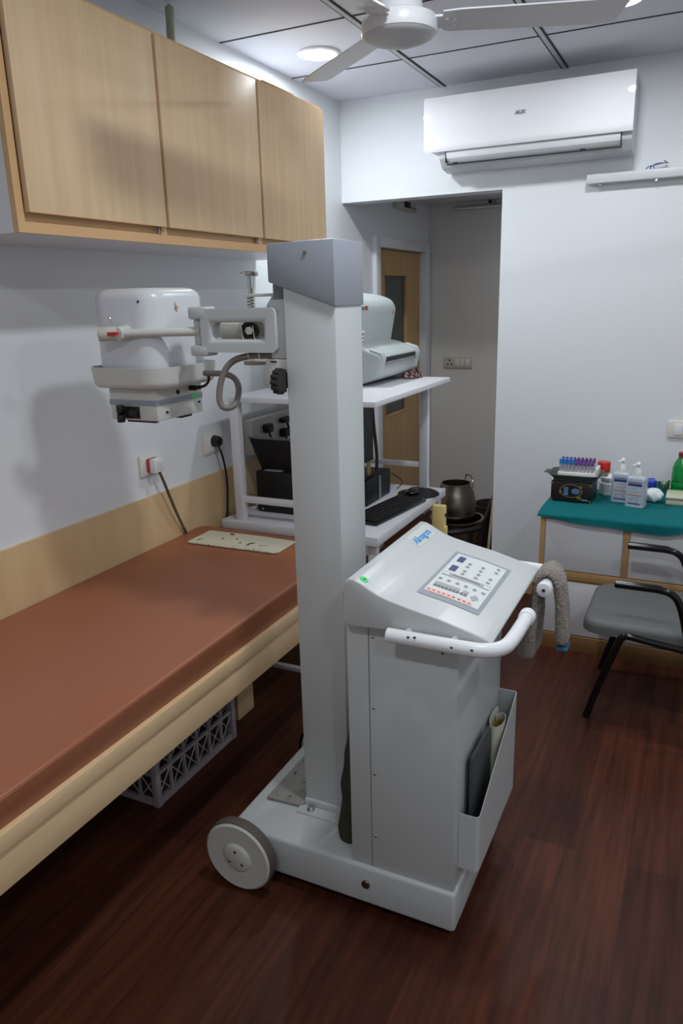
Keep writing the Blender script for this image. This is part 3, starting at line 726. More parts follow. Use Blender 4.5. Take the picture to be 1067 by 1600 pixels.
# centring handle with spring and knurled top
MB().box((.745, -2.17, 1.611), (.89, -2.15, 1.619), .001).build('bracket_strip', 'mach2', X)
b = MB(); b.cyl((.753, -2.16, 1.45), (.753, -2.16, 1.665), .0055, seg=14); b.cyl((.753, -2.16, 1.618), (.753, -2.16, 1.635), .009, seg=16); b.build('lock_spindle', 'steel', X)
b = MB(); b.lathe([(.0, 0), (.022, .0), (.024, .004), (.024, .009), (.02, .012), (0, .012)], (.753, -2.16, 1.664), seg=24); b.build('lock_knob', 'steel', X)
b = MB(); b.tube([(.753+.009*cos(i*.7), -2.16+.009*sin(i*.7), 1.57+.0009*i) for i in range(46)], .0016, 6); b.build('spring', 'dsteel', X)
b = MB(); b.cyl((.78, -2.18, 1.437), (.78, -2.18, 1.446), .04, seg=24); b.build('lower_washer', 'oldivory', X)
for x, dx in ((.79, .012), (.825, .01)):
    b = MB(); b.tube([(x-.006, -2.262, 1.54), (x, -2.2645, 1.505), (x+dx, -2.266, 1.475), (x+dx, -2.262, 1.455), (x+.004, -2.21, 1.46)], .0014, 6, 2); b.build('elastic_band', 'band', X)
# cable to the head
b = MB(); b.tube([(.87, -2.245, 1.466), (.80, -2.25, 1.466), (.745, -2.262, 1.452), (.722, -2.275, 1.41), (.716, -2.285, 1.36), (.722, -2.285, 1.335), (.738, -2.275, 1.328), (.748, -2.25, 1.338), (.735, -2.21, 1.38), (.695, -2.185, 1.41), (.6, -2.18, 1.41)], .0085, 10, 3); b.build('head_cable', 'cable', X)
# tube head
hc = (.435, -2.19)
b = MB(); b.rbox(hc, .112, .128, 1.41, 1.642, .06, 8, .03); tank = b.build('tube_head', 'tank', X)
b = MB(); b.ball((.503, -2.3155, 1.607), .0035, .003, .0035, 8); b.build('head_rivet', 'dkrub', tank)
pm = Matrix.Translation((.5478, -2.215, 1.592)) @ Matrix.Rotation(R(90), 4, 'Z')
MB().prism([(-.004, .012), (.0, .002), (.008, .0), (.004, -.006), (.001, -.014), (-.004, -.008), (-.007, -.004), (-.005, .004)], 'y', -.0012, .0, mtx=pm).build('chipped_patch', 'chip', tank)
# bumper tray around the head (open rim)
b = MB(); b.rbox(hc, .128, .136, 1.379, 1.385, .062, 8)
def rim(u, v):
    # rounded-rectangle wall
    per = u*4; s_ = int(per) % 4; f = per-int(per)
    corners = [(1, 1), (-1, 1), (-1, -1), (1, -1)]
    hx, hy, rad = .136+.004*v, .145+.004*v, .07
    sx, sy = corners[s_]
    c0 = (hc[0]+sx*(hx-rad), hc[1]+sy*(hy-rad)); a0 = 90*s_
    if f < .6:
        a = R(a0+90*f/.6); px, py = c0[0]+rad*cos(a), c0[1]+rad*sin(a)
    else:
        nx, ny = corners[(s_+1) % 4]; c1 = (hc[0]+nx*(hx-rad), hc[1]+ny*(hy-rad)); a = R(a0+90); g_ = (f-.6)/.4
        px = (c0[0]*(1-g_)+c1[0]*g_)+rad*cos(a); py = (c0[1]*(1-g_)+c1[1]*g_)+rad*sin(a)
    if v < .15: px = hc[0]+(px-hc[0])*(.95+.05*v/.15); py = hc[1]+(py-hc[1])*(.95+.05*v/.15)
    return (px, py, 1.380+.055*v)
b.grid(rim, 80, 8, .004)
b.build('bumper_tray', 'mach2', X)
# collimator
ccx, ccy = .437, -2.195
b = MB(); b.box((ccx-.083, ccy-.105, 1.287), (ccx+.083, ccy+.105, 1.376), .004); coll = b.build('collimator', 'mach2', X)
b = MB(); b.box((ccx-.0838, ccy-.1058, 1.329), (ccx+.0838, ccy+.1058, 1.345), .001); b.build('grey_stripe', 'capg', coll)
b = MB(); b.box((ccx-.045, ccy-.108, 1.293), (ccx+.022, ccy-.1045, 1.327), .001); b.build('lever_slot', 'dblack', coll)
b = MB(); b.cyl((ccx-.035, ccy-.106, 1.308), (ccx-.035, ccy-.13, 1.308), .004, seg=8)
for z0, z1 in ((1.311, 1.332), (1.284, 1.305)): b.cyl((ccx-.03, ccy-.125, z0), (ccx-.03, ccy-.125, z1), .011, seg=14, bev=.002)
b.box((ccx-.02, ccy-.116, 1.30), (ccx+.018, ccy-.107, 1.318), .002)
b.build('field_lever', 'black', coll)
for yy, zz, rr in ((ccy-.065, 1.308, .0035), (ccy+.085, 1.318, .0035), (ccy-.01, 1.358, .0065)):
    b = MB(); b.cyl((ccx+.083, yy, zz), (ccx+.087, yy, zz), rr, seg=12); b.build('side_screw', 'dblack', coll)
b = MB(); b.cyl((ccx+.083, ccy+.05, 1.363), (ccx+.103, ccy+.05, 1.363), .0075, seg=14); b.cyl((ccx+.1, ccy+.05, 1.363), (ccx+.116, ccy+.055, 1.365), .006, seg=12)
b.build('connector', 'dkrub', coll)
b = MB(); b.tube([(ccx+.115, ccy+.055, 1.365), (ccx+.135, ccy+.055, 1.37), (ccx+.145, ccy+.06, 1.385), (ccx+.15, ccy+.05, 1.40)], .004, 8, 2); b.build('connector_lead', 'bcable', coll)
b = MB(); b.box((ccx+.0835, ccy+.055, 1.331), (ccx+.0845, ccy+.083, 1.343)); b.build('green_sticker', 'gsticker', coll)
MB().box((ccx-.03, ccy-.1, 1.282), (ccx+.07, ccy-.085, 1.288), .001).build('cassette_rail', 'dblack', coll)
MB().box((ccx+.06, ccy+.0, 1.282), (ccx+.083, ccy+.05, 1.288), .001).build('cassette_rail', 'dblack', coll)
# locking rod in front of the head with dial end
b = MB(); b.cyl((.455, -2.345, 1.527), (.648, -2.253, 1.527), .0115, seg=20); b.build('lock_rod', 'mach2', X)
b = MB(); b.cyl((.455, -2.32, 1.527), (.455, -2.355, 1.527), .02, .018, 24, .002); b.cyl((.455, -2.29, 1.527), (.455, -2.325, 1.527), .026, .02, 24); b.build('rod_boss', 'mach2', X)
dial = MB().cyl((.41, -2.374, 1.527), (.45, -2.347, 1.527), .019, .019, 24, .002).build('rotation_dial', 'oldivory', X)
da, dc_ = Vector((-.04, -.027, 0)).normalized(), Vector((.41, -2.374, 1.527))
b = MB(); b.lathe([(.011, .0006), (.0125, .0012), (.014, .0006)], tuple(dc_), tuple(da), 24); b.cyl(tuple(dc_), tuple(dc_+da*.003), .006, seg=14); b.build('dial_ring', 'steel', dial)
MB().prism([(.432, 1.527), (.442, 1.5315), (.470, 1.532), (.470, 1.524), (.442, 1.5225)], 'y', -2.376, -2.364, .001).build('red_pointer', 'red', X)
b = MB(); b.tube([(.438, -2.358, 1.545), (.436, -2.358, 1.556), (.442, -2.358, 1.562), (.438, -2.358, 1.57), (.434, -2.358, 1.566)], .0022, 6, 2); b.build('wire_hook', 'steel', X)
# generator cabinet
GX0, GX1, GYA, GYB, GZ1 = 1.138, 1.42, -2.42, -2.0, .866
gen = MB().box((GX0, GYA, BZ1), (GX1, GYB, GZ1), .003).build('generator_cabinet', 'mach', X)
b = MB(); b.box((1.196, GYA-.0008, BZ1+.002), (1.1985, GYA+.001, .852)); b.build('panel_seam', 'crd', gen)
b = MB()
for z in (.819, .627, .439, .252): b.ball((1.208, GYA-.001, z), .0042, .003, .0042, 10)
b.build('panel_screws', 'steel', gen)
# console top
prof = [(1.155, .966), (1.166, .977), (1.183, .976), (1.20, .968), (1.218, .958), (1.24, .947), (1.265, .939), (1.312, .928), (1.386, .913), (1.437, .899), (1.49, .885), (1.503, .880), (1.509, .874), (1.505, .868), (1.44, .866), (1.25, .862), (1.158, .857), (1.150, .870)]
b = MB(); b.prism(prof, 'y', -2.462, -1.965, .004, 3); con = b.build('console_housing', 'mach', X, angle=50)
def cz(x):
    for (xa, za), (xb, zb_) in zip(prof[1:12], prof[2:13]):
        if xa <= x <= xb: return za+(zb_-za)*(x-xa)/(xb-xa)
    return .9
PX0, PX1, PYA, PYB = 1.302, 1.452, -2.372, -2.058
zA, zB = cz(PX0)+.0005, cz(PX1)+.0005
def con_pt(u, v, h=0):  # u along x (down slope), v along y
    x = PX0+(PX1-PX0)*u; y = PYA+(PYB-PYA)*v
    z = cz(x)
    return Vector((x, y, z+h+.0004))
def patch(b, u0, u1, v0, v1, h0, h1, n=6):
    b.grid(lambda a, c: con_pt(u0+(u1-u0)*a, v0+(v1-v0)*c, h1), n, 2)
pan = MB(); patch(pan, 0, 1, 0, 1, 0, .0008, 16); pan = pan.build('control_panel', 'pgrey', X)
# the panel is 2D artwork: axes (s across = y, t down = x)
b = MB(); patch(b, .06, .94, .075, .965, 0, .0014, 14); b.build('panel_face', 'pwhite', pan)
def art(name, rects, material, h=.002):
    b = MB()
    for (u0, u1, v0, v1) in rects: patch(b, u0, u1, v0, v1, 0, h, 2)
    b.build(name, material, pan)
def dsc(u, w, du, dw): return (u-du, u+du, 1-w-dw, 1-w+dw)
art('digit_display', [dsc(.19, .15, .058, .062)], 'pdisp'); art('digit_display', [dsc(.19, .37, .058, .062)], 'pdisp')
art('bar_strip', [dsc(.5, .515, .405, .038)], 'pbtn')
art('bar_arrow', [dsc(.16, .515, .05, .022)], 'pwhite', .0026); art('bar_arrow', [dsc(.85, .515, .05, .022)], 'pwhite', .0026)
art('bar_print', [dsc(.5, .508, .23, .006)], 'pbtn2', .0026)
def dots(name, pts, material, ru=.036, rw=.022, h=.0024):
    for u, w in pts:
        b = MB()
        vs = [b.bm.verts.new(con_pt(u+ru*cos(a), 1-w+rw*sin(a), h)) for a in [2*pi*i/14 for i in range(14)]]
        b.bm.faces.new(vs); b.build(name, material, pan)
dots('key', [(.37, .19), (.37, .26), (.385, .36), (.385, .425), (.60, .18), (.605, .26), (.61, .34), (.61, .42), (.83, .095), (.83, .175), (.82, .34), (.82, .42)]+[(.14+.145*i, .635) for i in range(6)], 'pbtn')
dots('key_mark', [(.37, .19), (.37, .26), (.385, .36), (.385, .425), (.60, .18), (.605, .26), (.61, .34), (.61, .42), (.83, .095), (.83, .175), (.82, .34), (.82, .42)]+[(.14+.145*i, .635) for i in range(6)], 'pbtn2', .014, .009, .0027)
dots('key', [(.80, .745), (.80, .805), (.765, .775), (.835, .775)], 'pbtn', .028, .022)
art('anatomy_strip', [dsc(.40, .755, .28, .05)], 'pbtn')
art('anatomy_key', [dsc(.155+.062*i, .782, .022, .018) for i in range(9)], 'pbtn2', .0026)
art('pink_strip', [dsc(.455, .89, .375, .03)], 'ppink')
art('pink_print', [dsc(.12+.083*i, .889, .022, .01) for i in range(9)], 'labelr', .0026)
# maker's name and green dot on the console
def slope_dir(x): return Vector((.01, 0, cz(x+.01)-cz(x))).normalized()
sx_ = slope_dir(1.195); lz = cz(1.214)
b = MB(); b.grid(lambda a, c: (1.183+.040*a, -2.13+.13*c, cz(1.183+.040*a)+.0006), 6, 2); b.build('name_plate', 'logob', con)
text('maker_name', 'Allengers', .030, (1.2135, -2.123, cz(1.2135)+.0010), (0, 1, 0), -sx_, 'logo', con, .0004, .0008)
b = MB(); b.lathe([(0, .0012), (.011, .0012), (.0115, 0)], (1.196, -2.437, cz(1.196)), (.45, 0, .9), 18); b.build('green_dot', 'gsticker', con)
MB().box((1.193, -2.44, cz(1.196)+.0005), (1.199, -2.434, cz(1.196)+.0022)).build('dot_print', 'pbtn2', con)
# push handles: two bent tubes with capped ends, on studs
hz = .866
h1 = MB(); h1.tube([(1.275, -2.488, hz), (1.44, -2.488, hz), (1.50, -2.485, hz), (1.533, -2.455, hz), (1.54, -2.40, hz), (1.542, -2.262, hz)], .0165, 16, 3)
h1 = h1.build('push_handle', 'wplast', X)
MB().cyl((1.542, -2.285, hz), (1.542, -2.258, hz), .0195, seg=24, bev=.003).build('end_cap', 'wplast', h1)
b = MB()
for x, z_ in ((1.345, .012), (1.41, -.0145), (1.43, .004), (1.475, .006), (1.33, .010)): b.ball((x, -2.5035+abs(z_)*.12, hz+z_), .0035, .0025, .0025, 8)
b.build('paint_chips', 'dkrub', h1)
for x in (1.317, 1.425): MB().cyl((x, -2.458, hz+.004), (x, -2.488, hz+.004), .0085, seg=14).build('handle_stud', 'mach', h1)
h2 = MB(); h2.tube([(1.275, -1.938, hz), (1.44, -1.938, hz), (1.50, -1.938, hz), (1.535, -1.952, hz), (1.543, -1.985, hz), (1.545, -2.07, hz)], .0165, 16, 3)
h2 = h2.build('push_handle', 'wplast', X)
b = MB(); b.cyl((1.545, -2.065, hz), (1.545, -2.092, hz), .0195, seg=24, bev=.003); ec = b.build('end_cap', 'wplast', h2)
MB().cyl((1.545, -2.0905, hz), (1.545, -2.0935, hz), .0045, seg=12).build('cap_screw', 'dkrub', h2)
for x in (1.317, 1.425): MB().cyl((x, -1.968, hz+.004), (x, -1.938, hz+.004), .0085, seg=14).build('handle_stud', 'mach', h2)
# film pocket on the front face
pk = MB(); q0, q1 = 1.4205, 1.472
ys, yf, zbm, zn, zf = -2.388, -2.005, .205, .365, .515
path = [(q0, ys)]
rr_ = .012
for i in range(7): path.append((q1-rr_+rr_*sin(R(15*i)), ys+rr_-rr_*cos(R(15*i))))
for i in range(1, 20): path.append((q1, ys+rr_+(yf-ys-2*rr_)*i/20))
for i in range(7): path.append((q1-rr_+rr_*cos(R(15*i)), yf-rr_+rr_*sin(R(15*i))))
path.append((q0, yf))
def ptop(y):
    k = max(0, min(1, (y-ys-.02)/(yf-ys-.03))); return zn+(zf-zn)*(k**.92)
def pkf(u, v):
    f_ = u*(len(path)-1); i = min(int(f_), len(path)-2); k = f_-i
    x = path[i][0]*(1-k)+path[i+1][0]*k; y = path[i][1]*(1-k)+path[i+1][1]*k
    return (x, y, zbm+(ptop(y)-zbm)*v)
pk.grid(pkf, len(path)-1, 4, .0025)
pk.box((q0, ys+.003, zbm), (q1-.003, yf-.003, zbm+.003))
pk.build('film_pocket', 'mach', X)
# things kept on or hung from the machine
MB().box((1.432, -2.345, .212), (1.442, -2.185, .50), .002, mtx=None).build('film_cassette', 'slate', label='dark slate film cassette standing in the pocket of the x-ray machine', cat='cassette')
t = thing('rolled_papers', (1.45, -2.07, .21), 'curled pale papers stuck in the far end of the pocket', 'papers')
b = MB(); b.grid(lambda a, c: (1.4465+(.0205-.004*a)*cos(2*pi*1.05*a+2.2), -2.12+(.056-.012*a)*sin(2*pi*1.05*a+2.2), .212+(.285-.02*a)*c), 30, 8, .0012); b.build('outer_sheet', 'paper', t)
b = MB(); b.grid(lambda a, c: (1.4465+.011*cos(pi*1.3*a+.3), -2.12+.035*sin(pi*1.3*a+.3), .212+.255*c), 12, 4, .001); b.build('inner_sheet', 'papery', t)
# green cloth bag jammed between column and cabinet
def bagf(u, v):
    a = 2*pi*u
    pf = [(.040, .02), (.046, .06), (.036, .2), (.030, .3), (.036, .42), (.030, .55), (.032, .68), (.022, .85), (.015, 1.0)]
    for (r0, v0), (r1, v1) in zip(pf, pf[1:]):
        if v <= v1+1e-6:
            k = max(0, (v-v0)/(v1-v0)); r = r0+(r1-r0)*k; break
    r *= 1+.08*sin(3*a+9*v)
    return (1.098+r*cos(a), -2.335+.05*v+r*.85*sin(a), BZ1+.002+.36*v)
b = MB(); b.grid(bagf, 28, 26)
b.build('rolled_cloth', 'olive', label='dark olive rolled cloth bag wedged between the column and the cabinet of the x-ray machine', cat='bag')
# towel over the far handle
t = thing('towel', (1.545, -2.0, .69), 'grey fluffy towel hung over the far push handle', 'towel')
tpath = [(1.492, .632, .064, .026), (1.500, .70, .062, .025), (1.511, .78, .054, .019), (1.5165, .83, .050, .013), (1.519, .866, .050, .011), (1.528, .888, .050, .011), (1.545, .897, .050, .011), (1.562, .888, .050, .011), (1.572, .866, .050, .012), (1.578, .82, .046, .014), (1.584, .76, .044, .016), (1.590, .69, .042, .017)]
def towf(u, v):
    f_ = v*(len(tpath)-1); i = min(int(f_), len(tpath)-2); k = f_-i; k = k*k*(3-2*k)*.5+k*.5
    p = [tpath[i][j]*(1-k)+tpath[i+1][j]*k for j in range(4)]
    q = tpath[i+1]; d = Vector((q[0]-tpath[i][0], 0, q[1]-tpath[i][1])).normalized(); nrm = Vector((-d.z, 0, d.x))
    a = 2*pi*u; c_, s_ = cos(a), sin(a)
    fz = 1+.10*sin(5*a+17*v)+.07*sin(9*a-23*v)
    end = min(1, min(v, 1-v)/.03+.35)
    c0 = Vector((p[0], -2.012+.02*(1-v), p[1]))
    return tuple(c0+Vector((0, 1, 0))*(p[2]*c_*abs(c_)**-.3 if abs(c_) > 1e-4 else 0)*end+nrm*(p[3]*s_*fz)*end)
b = MB(); b.grid(towf, 40, 70)
tw = b.build('pile_cloth', 'towel', t, angle=180)
sb = tw.modifiers.new('s', 'SUBSURF'); sb.levels = 1; sb.render_levels = 2
tx_ = bpy.data.textures.new('pile', 'CLOUDS'); tx_.noise_scale = .004
dp = tw.modifiers.new('d', 'DISPLACE'); dp.texture = tx_; dp.strength = .008; dp.mid_level = .5
b = MB(); b.box((1.576, -2.045, .680), (1.606, -1.99, .689), .004); b.build('blue_hem', 'tedge', t)

# ================================================================== SIDE TABLE (right)
TX0, TX1, TY, TZ = 1.255, 2.45, -.617, .647
t = thing('low_cabinet', (1.8, -.3, 0), 'low white cupboard with wooden edging under the teal cloth', 'cabinet')
MB().box((TX0, TY+.006, .0), (TX1, -.015, TZ-.02)).build('carcass', 'white', t)
b = MB(); b.box((TX0, TY-.006, TZ-.02), (TX1, -.015, TZ), .001); b.box((TX0-.001, TY-.006, .0), (TX0+.02, TY+.02, TZ-.02), .001); b.box((1.612, TY-.006, .385), (1.636, TY+.02, TZ-.02), .001); b.box((2.0, TY-.006, .385), (2.02, TY+.02, TZ-.02), .001)
b.box((TX0+.02, TY-.006, .345), (TX1, TY+.02, .385), .001)
b.build('edging_frame', 'edge', t)
MB().box((TX0+.02, TY-.012, .0), (TX1, TY+.02, .075), .001).build('plinth', 'plinth', t)
for x0, x1 in ((TX0+.024, 1.608), (1.640, 1.997), (2.024, TX1)):
    MB().box((x0, TY-.003, .389), (x1, TY+.01, TZ-.024), .0015).build('door', 'white', t)
for x0, x1 in ((TX0+.024, 1.85), (1.854, TX1)): MB().box((x0, TY-.003, .079), (x1, TY+.01, .336), .0015).build('drawer', 'white', t)
MB().box((TX0+.024, TY-.002, .337), (TX1, TY+.005, .346)).build('finger_groove', 'wood_under', t)
# teal cloth
cz0 = TZ+.004
def tealf(u, v):
    # u along x, v from back (0) over the top to the front hem (1)
    x = TX0-.012+(1.95-TX0+.012)*u
    depth = .572
    hem = .006+.026*max(0, min(1, (x-1.30)/.3))+.004*sin(x*19)-.03*max(0, (x-1.78)/.15)
    hem = max(.003, hem)
    wr = .003*sin(24*x+6*v)+.0025*sin(41*x-9*v)
    top = .78
    if v < top: return (x, -.055-depth*v/top, cz0+abs(wr)*.8)
    k = (v-top)/(1-top); a = min(1, k/.35)
    y = -.055-depth-.014*sin(a*pi/2); z = cz0-.010*(1-cos(a*pi/2))
    if k > .35:
        kk = (k-.35)/.65; z -= hem*kk; y -= kk*(.003+.003*sin(17*x+1))
    return (x, y, z+abs(wr)*.4*(1-k))
b = MB(); b.grid(tealf, 110, 60, .003)
b.build('teal_cloth', 'teal', label='teal green cloth spread over the low white cupboard', cat='cloth', angle=80)
def tside(u, v):
    y = -.055-.55*u; return (TX0-.014-.003*v, y, cz0+.002-(.018+.02*u)*v)
ZT = TZ+.0105
# dark carton with oval picture
DB = Matrix.Translation((1.352, -.352, ZT)) @ Matrix.Rotation(R(-3), 4, 'Z')
t = thing('carton', (1.35, -.325, ZT), 'dark carton with a gold oval picture on the teal cloth', 'box')
MB().box((-.092, -.07, 0), (.092, .07, .094), .002, mtx=DB).build('box_body', 'darkbox', t)
b = MB(); b.lathe([(.048, 0), (.050, .0005), (.052, 0)], (0, 0, 0), (0, -1, 0), 40, mtx=DB @ Matrix.Translation((.0, -.0705, .052)) @ Matrix.Diagonal((1, 1, .62, 1)))
for sx in (-1, 1):
    for z0 in (.008, .084): b.box((sx*.088-.005, -.0712, z0-.004), (sx*.088+.005, -.0705, z0+.004), mtx=DB)
for px, pz in ((-.047, .045), (.043, .073), (.034, .024), (.042, .022)): b.cyl((px, -.0708, pz), (px, -.072, pz), .0075, seg=12, mtx=DB)
b.build('gold_ornament', 'gold', t)
b = MB(); b.lathe([(.046, 0), (.0, .0002)], (0, 0, 0), (0, -1, 0), 40, mtx=DB @ Matrix.Translation((.0, -.0706, .052)) @ Matrix.Diagonal((1, 1, .62, 1))); b.build('oval_picture', 'dblack', t)
b = MB(); b.box((-.032, -.0716, .03), (-.012, -.0708, .07), mtx=DB); b.ball((.022, -.0712, .052), .02, .0008, .014, mtx=DB); b.build('picture_glass', 'picblue', t)
b = MB(); b.box((.05, -.0714, .012), (.078, -.0706, .016), mtx=DB); b.build('small_print', 'labelg', t)
# grey tray on the carton
t = thing('tray', (1.35, -.32, ZT+.095), 'dark grey-green tray on the dark carton, under the test tubes', 'tray')
tz = ZT+.0955
b = MB()
for k in range(1):
    b.rbox((1.355, -.33), .095, .07, tz, tz+.004, .02)
def trim_(u, v):
    a = 2*pi*u; c_, s_ = cos(a), sin(a); n_ = 5
    rx, ry = (.095+.028*v), (.07+.02*v)
    q_ = (abs(c_)**n_+abs(s_)**n_)**(-1/n_)
    return (1.355+rx*c_*q_, -.33+ry*s_*q_, tz+.002+.026*v)
b.grid(trim_, 48, 3, .003); b.build('tray_body', 'graytray', t)
for sx in (-1, 1): MB().box((1.355+sx*.128-.016, -.365, tz+.024), (1.355+sx*.128+.016, -.295, tz+.028), .002).build('handle_lip', 'graytray', t)
t = thing('test_tube_rack', (1.365, -.33, tz+.005), 'white foam test tube rack full of tubes on the dark tray', 'rack')
MB().box((1.275, -.375, tz+.005), (1.455, -.285, tz+.034), .004).build('foam_block', 'foam', t)
MB().box((1.445, -.375, tz+.03), (1.457, -.285, tz+.06), .003).build('end_wall', 'foam', t)
FT, FC = {}, {}
ords = ['first', 'second', 'third', 'fourth', 'fifth', 'sixth', 'seventh', 'eighth', 'ninth']
proto = {}
for row, (y, zz) in enumerate(((-.36, tz+.028), (-.33, tz+.034), (-.30, tz+.036))):
    for i in range(9):
        if row == 1 and i < 4: pass
        colr = 'sky' if (row == 0 and i < 4) else ('purple' if row < 2 or i < 5 else 'maroon')
        name_c = {'sky': 'sky-blue', 'purple': 'purple', 'maroon': 'dark red'}[colr]
        where = ['in the front row', 'in the middle row', 'in the back row'][row]
        lab = f'{name_c}-capped test tube, {ords[i]} from the left {where} of the foam rack'
        loc = (1.287+.0178*i, y, zz)
        if colr not in proto:
            o = thing('test_tube', loc, lab, 'test tube', 'test tubes in the foam rack')
            if colr == 'sky':
                MB().lathe([(.0, 0), (.0066, .004), (.0068, .048), (.0, .048)], loc, seg=14).build('tube', 'tubeg', o)
                MB().lathe([(.0078, .044), (.0082, .048), (.0078, .066), (.006, .067), (0, .066)], loc, seg=14).build('cap', 'sky', o)
            else:
                MB().lathe([(.0, 0), (.0056, .004), (.0058, .044), (.0, .044)], loc, seg=14).build('tube', 'tubeg', o)
                MB().lathe([(.0064, .04), (.0068, .043), (.0064, .055), (.005, .057), (0, .056)], loc, seg=14).build('cap', colr, o)
            proto[colr] = o
        else: dup(proto[colr], loc, lab)
# jars, bottles
t = thing('red_capped_jar', (1.465, -.14, ZT), 'white jar with bright red lid behind the test tube rack', 'jar')
MB().lathe([(.0, 0), (.028, 0), (.030, .01), (.030, .085), (.028, .09), (.028, .095)], (1.455, -.125, ZT), seg=28).build('body', 'wplast', t)
MB().lathe([(.030, .09), (.031, .095), (.031, .135), (.029, .139), (0, .139)], (1.455, -.125, ZT), seg=28).build('lid', 'red', t)
t = thing('white_jar', (1.49, -.215, ZT), 'short white plastic jar between the dark carton and the dispensers', 'jar')
MB().lathe([(.0, 0), (.04, 0), (.043, .008), (.043, .055), (.038, .062), (.04, .066), (.04, .085), (.036, .09), (0, .09)], (1.492, -.205, ZT), seg=30).build('body', 'wplast', t)
def dispenser(x, y, rz, lab):
    t = thing('pump_bottle', (x, y, ZT), lab, 'bottle', 'hand rub pump bottles')
    mt = Matrix.Translation((x, y, ZT)) @ Matrix.Rotation(R(rz), 4, 'Z')
    b = MB()
    b.rbox((0, 0), .042, .027, 0, .12, .012, 5, 0, 1.0, mtx=mt)
    b.rbox((0, 0), .042, .027, .12, .142, .012, 5, .016, 1.0, mtx=mt)
    b.build('bottle_body', 'bottle', t)
    b = MB(); b.lathe([(.016, .138), (.0165, .142), (.0165, .158), (.012, .166), (.0105, .172), (.006, .174)], seg=20, mtx=mt); b.build('collar', 'wplast', t)
    b = MB(); b.cyl((0, 0, .17), (0, 0, .186), .004, seg=10, mtx=mt); b.lathe([(.006, .184), (.0085, .187), (.0085, .197), (.005, .201), (0, .201)], seg=16, mtx=mt)
    b.prism([(-.004, .187), (.004, .187), (.006, .204), (-.001, .199)], 'x', -.006, .006, .001, mtx=mt); b.tube([(0, -.006, .194), (-.012, -.02, .194), (-.016, -.026, .188)], .0045, 8, 1, mtx=mt)
    b.build('pump_head', 'wplast', t)
    yy = -.0278
    for nm, mm, rects in (('label_band', 'label', [(-.03, .03, .098, .109), (-.03, .03, .113, .116), (-.028, .028, .014, .019)]), ('label_red_line', 'labelr', [(-.03, .03, .054, .058)]), ('label_print', 'labelg', [(-.028, .026, .044, .047), (-.028, .02, .038, .041), (-.022, -.008, .024, .036), (.004, .018, .024, .036), (-.012, .012, .086, .089), (-.02, .02, .072, .074)])):
        for a0, a1, z0, z1 in rects: MB().box((a0, yy, z0), (a1, yy+.001, z1), mtx=mt).build(nm, mm, t)
dispenser(1.560, -.325, -4, 'left of the two milky pump bottles on the teal cloth')
dispenser(1.632, -.392, -14, 'right, nearer of the two milky pump bottles on the teal cloth')
t = thing('blue_lidded_tub', (1.68, -.1, ZT), 'tub with royal blue screw lid behind the crumpled white bag', 'tub')
MB().lathe([(0, 0), (.036, 0), (.036, .03)], (1.675, -.10, ZT), seg=28).build('body', 'wplast', t)
b = MB(); b.lathe([(.037, .028), (.038, .03), (.038, .058), (.036, .061), (0, .06)], (1.675, -.10, ZT), seg=28)
for i in range(20): b.cyl((1.675+.038*cos(i*pi/10), -.10+.038*sin(i*pi/10), ZT+.03), (1.675+.038*cos(i*pi/10), -.10+.038*sin(i*pi/10), ZT+.055), .0018, seg=6)
b.build('lid', 'blue', t)
t = thing('steel_jar', (1.735, -.12, ZT), 'small cylindrical steel jar left of the green bottle', 'jar')
MB().lathe([(0, 0), (.032, 0), (.033, .002), (.033, .058), (.0, .058)], (1.725, -.12, ZT), seg=32).build('body', 'steel', t)
MB().lathe([(.034, .05), (.0345, .068), (.031, .071), (0, .070)], (1.725, -.12, ZT), seg=32).build('lid', 'chrome', t)
def bagw(u, v):
    a = 2*pi*u; b_ = pi*v
    r = 1+.10*sin(3*a+2*b_)+.06*sin(7*a-3*b_)
    return (1.698+.042*r*sin(b_)*cos(a), -.29+.04*r*sin(b_)*sin(a), ZT+.032+.031*cos(b_)*(1+.1*sin(4*a)))
b = MB(); b.grid(bagw, 40, 24); b.build('crumpled_bag', 'bag', label='crumpled white plastic bag right of the pump bottles', cat='bag')
t = thing('storage_box', (1.83, -.25, ZT), 'flat beige lidded box in front of the green bottle', 'box')
b = MB(); b.box((1.755, -.33, ZT), (1.98, -.20, ZT+.026), .006, 3, mtx=None); b.build('base', 'beige', t)
b = MB(); b.box((1.752, -.333, ZT+.027), (1.983, -.197, ZT+.042), .006, 3); b.build('lid', 'beige', t)
t = thing('green_bottle', (1.80, -.1, ZT), 'translucent green bottle with red cap at the right end of the cupboard', 'bottle')
GB = (1.805, -.11, ZT)
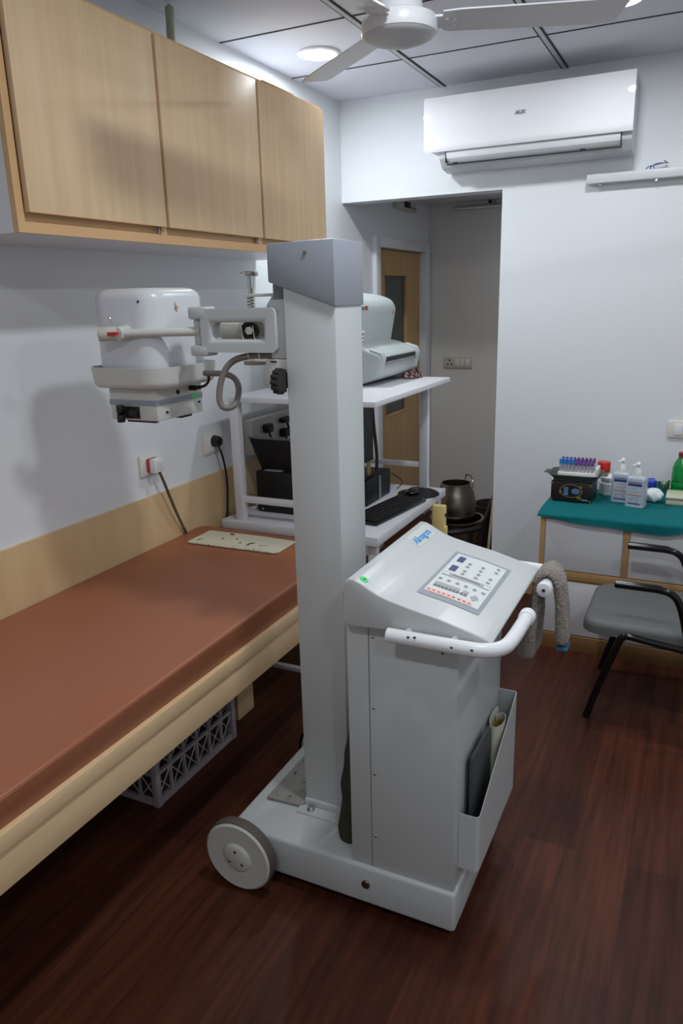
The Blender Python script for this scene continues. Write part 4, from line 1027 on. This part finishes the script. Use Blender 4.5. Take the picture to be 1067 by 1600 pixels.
MB().lathe([(0, 0), (.04, 0), (.043, .006), (.043, .03), (.041, .034), (.043, .04), (.043, .06), (.041, .064), (.043, .07), (.043, .105), (.041, .11), (.042, .128), (.034, .155), (.021, .178), (.019, .184), (.019, .19)], GB, seg=32).build('body', 'greenb', t)
MB().lathe([(0, .002), (.038, .003), (.0405, .008), (.0405, .095), (0, .095)], GB, seg=28).build('liquid', 'greenl', t)
MB().lathe([(.0205, .184), (.021, .186), (.021, .203), (.019, .205), (0, .205)], GB, seg=24).build('cap', 'dred', t)

# ================================================================== VISITOR CHAIR
t = thing('armchair', (1.8, -.97, 0), 'black tubular visitor chair with grey vinyl seat in front of the low cupboard', 'chair')
cy = -.97
b = MB(); b.rbox((1.765, cy), .235, .222, .36, .412, .07, 8, .028); b.build('seat', 'seat', t)
MB().prism([(1.995, .43), (2.02, .43), (2.10, .80), (2.07, .81)], 'y', cy-.2, cy+.2, .012).build('backrest', 'seat', t)
for sgn in (-1, 1):
    ys_ = cy+sgn*.235
    f = MB(); f.tube([(1.57, cy+sgn*.215, .005), (1.60, cy+sgn*.216, .12), (1.665, cy+sgn*.218, .33), (1.678, cy+sgn*.219, .365), (1.70, cy+sgn*.22, .372), (1.78, cy+sgn*.222, .360), (1.95, cy+sgn*.225, .345), (2.02, cy+sgn*.225, .34)], .0135, 14, 2); f.build('front_leg', 'gblack', t)
    f = MB(); f.tube([(1.645, ys_, .575), (1.79, ys_, .575), (1.835, ys_, .565), (1.862, ys_, .53), (1.885, ys_, .45), (1.91, ys_, .34), (1.95, ys_, .15), (1.985, ys_, .005)], .0135, 14, 2); f = f.build('rear_leg', 'gblack', t)
    MB().tube([(1.640, ys_, .576), (1.643, ys_, .576), (1.70, ys_, .5765), (1.78, ys_, .576), (1.80, ys_, .575)], [.012, .0155, .0158, .0155, .0136], 14, 0).build('arm_pad', 'gblack', f)
    MB().tube([(2.0, cy+sgn*.19, .34), (2.02, cy+sgn*.19, .45), (2.08, cy+sgn*.19, .7)], .011, 12, 1).build('back_post', 'gblack', t)
b = MB(); b.box((1.66, cy-.215, .345), (1.69, cy+.215, .356)); b.box((1.93, cy-.23, .335), (1.96, cy+.23, .35)); b.build('cross_bar', 'gblack', t)
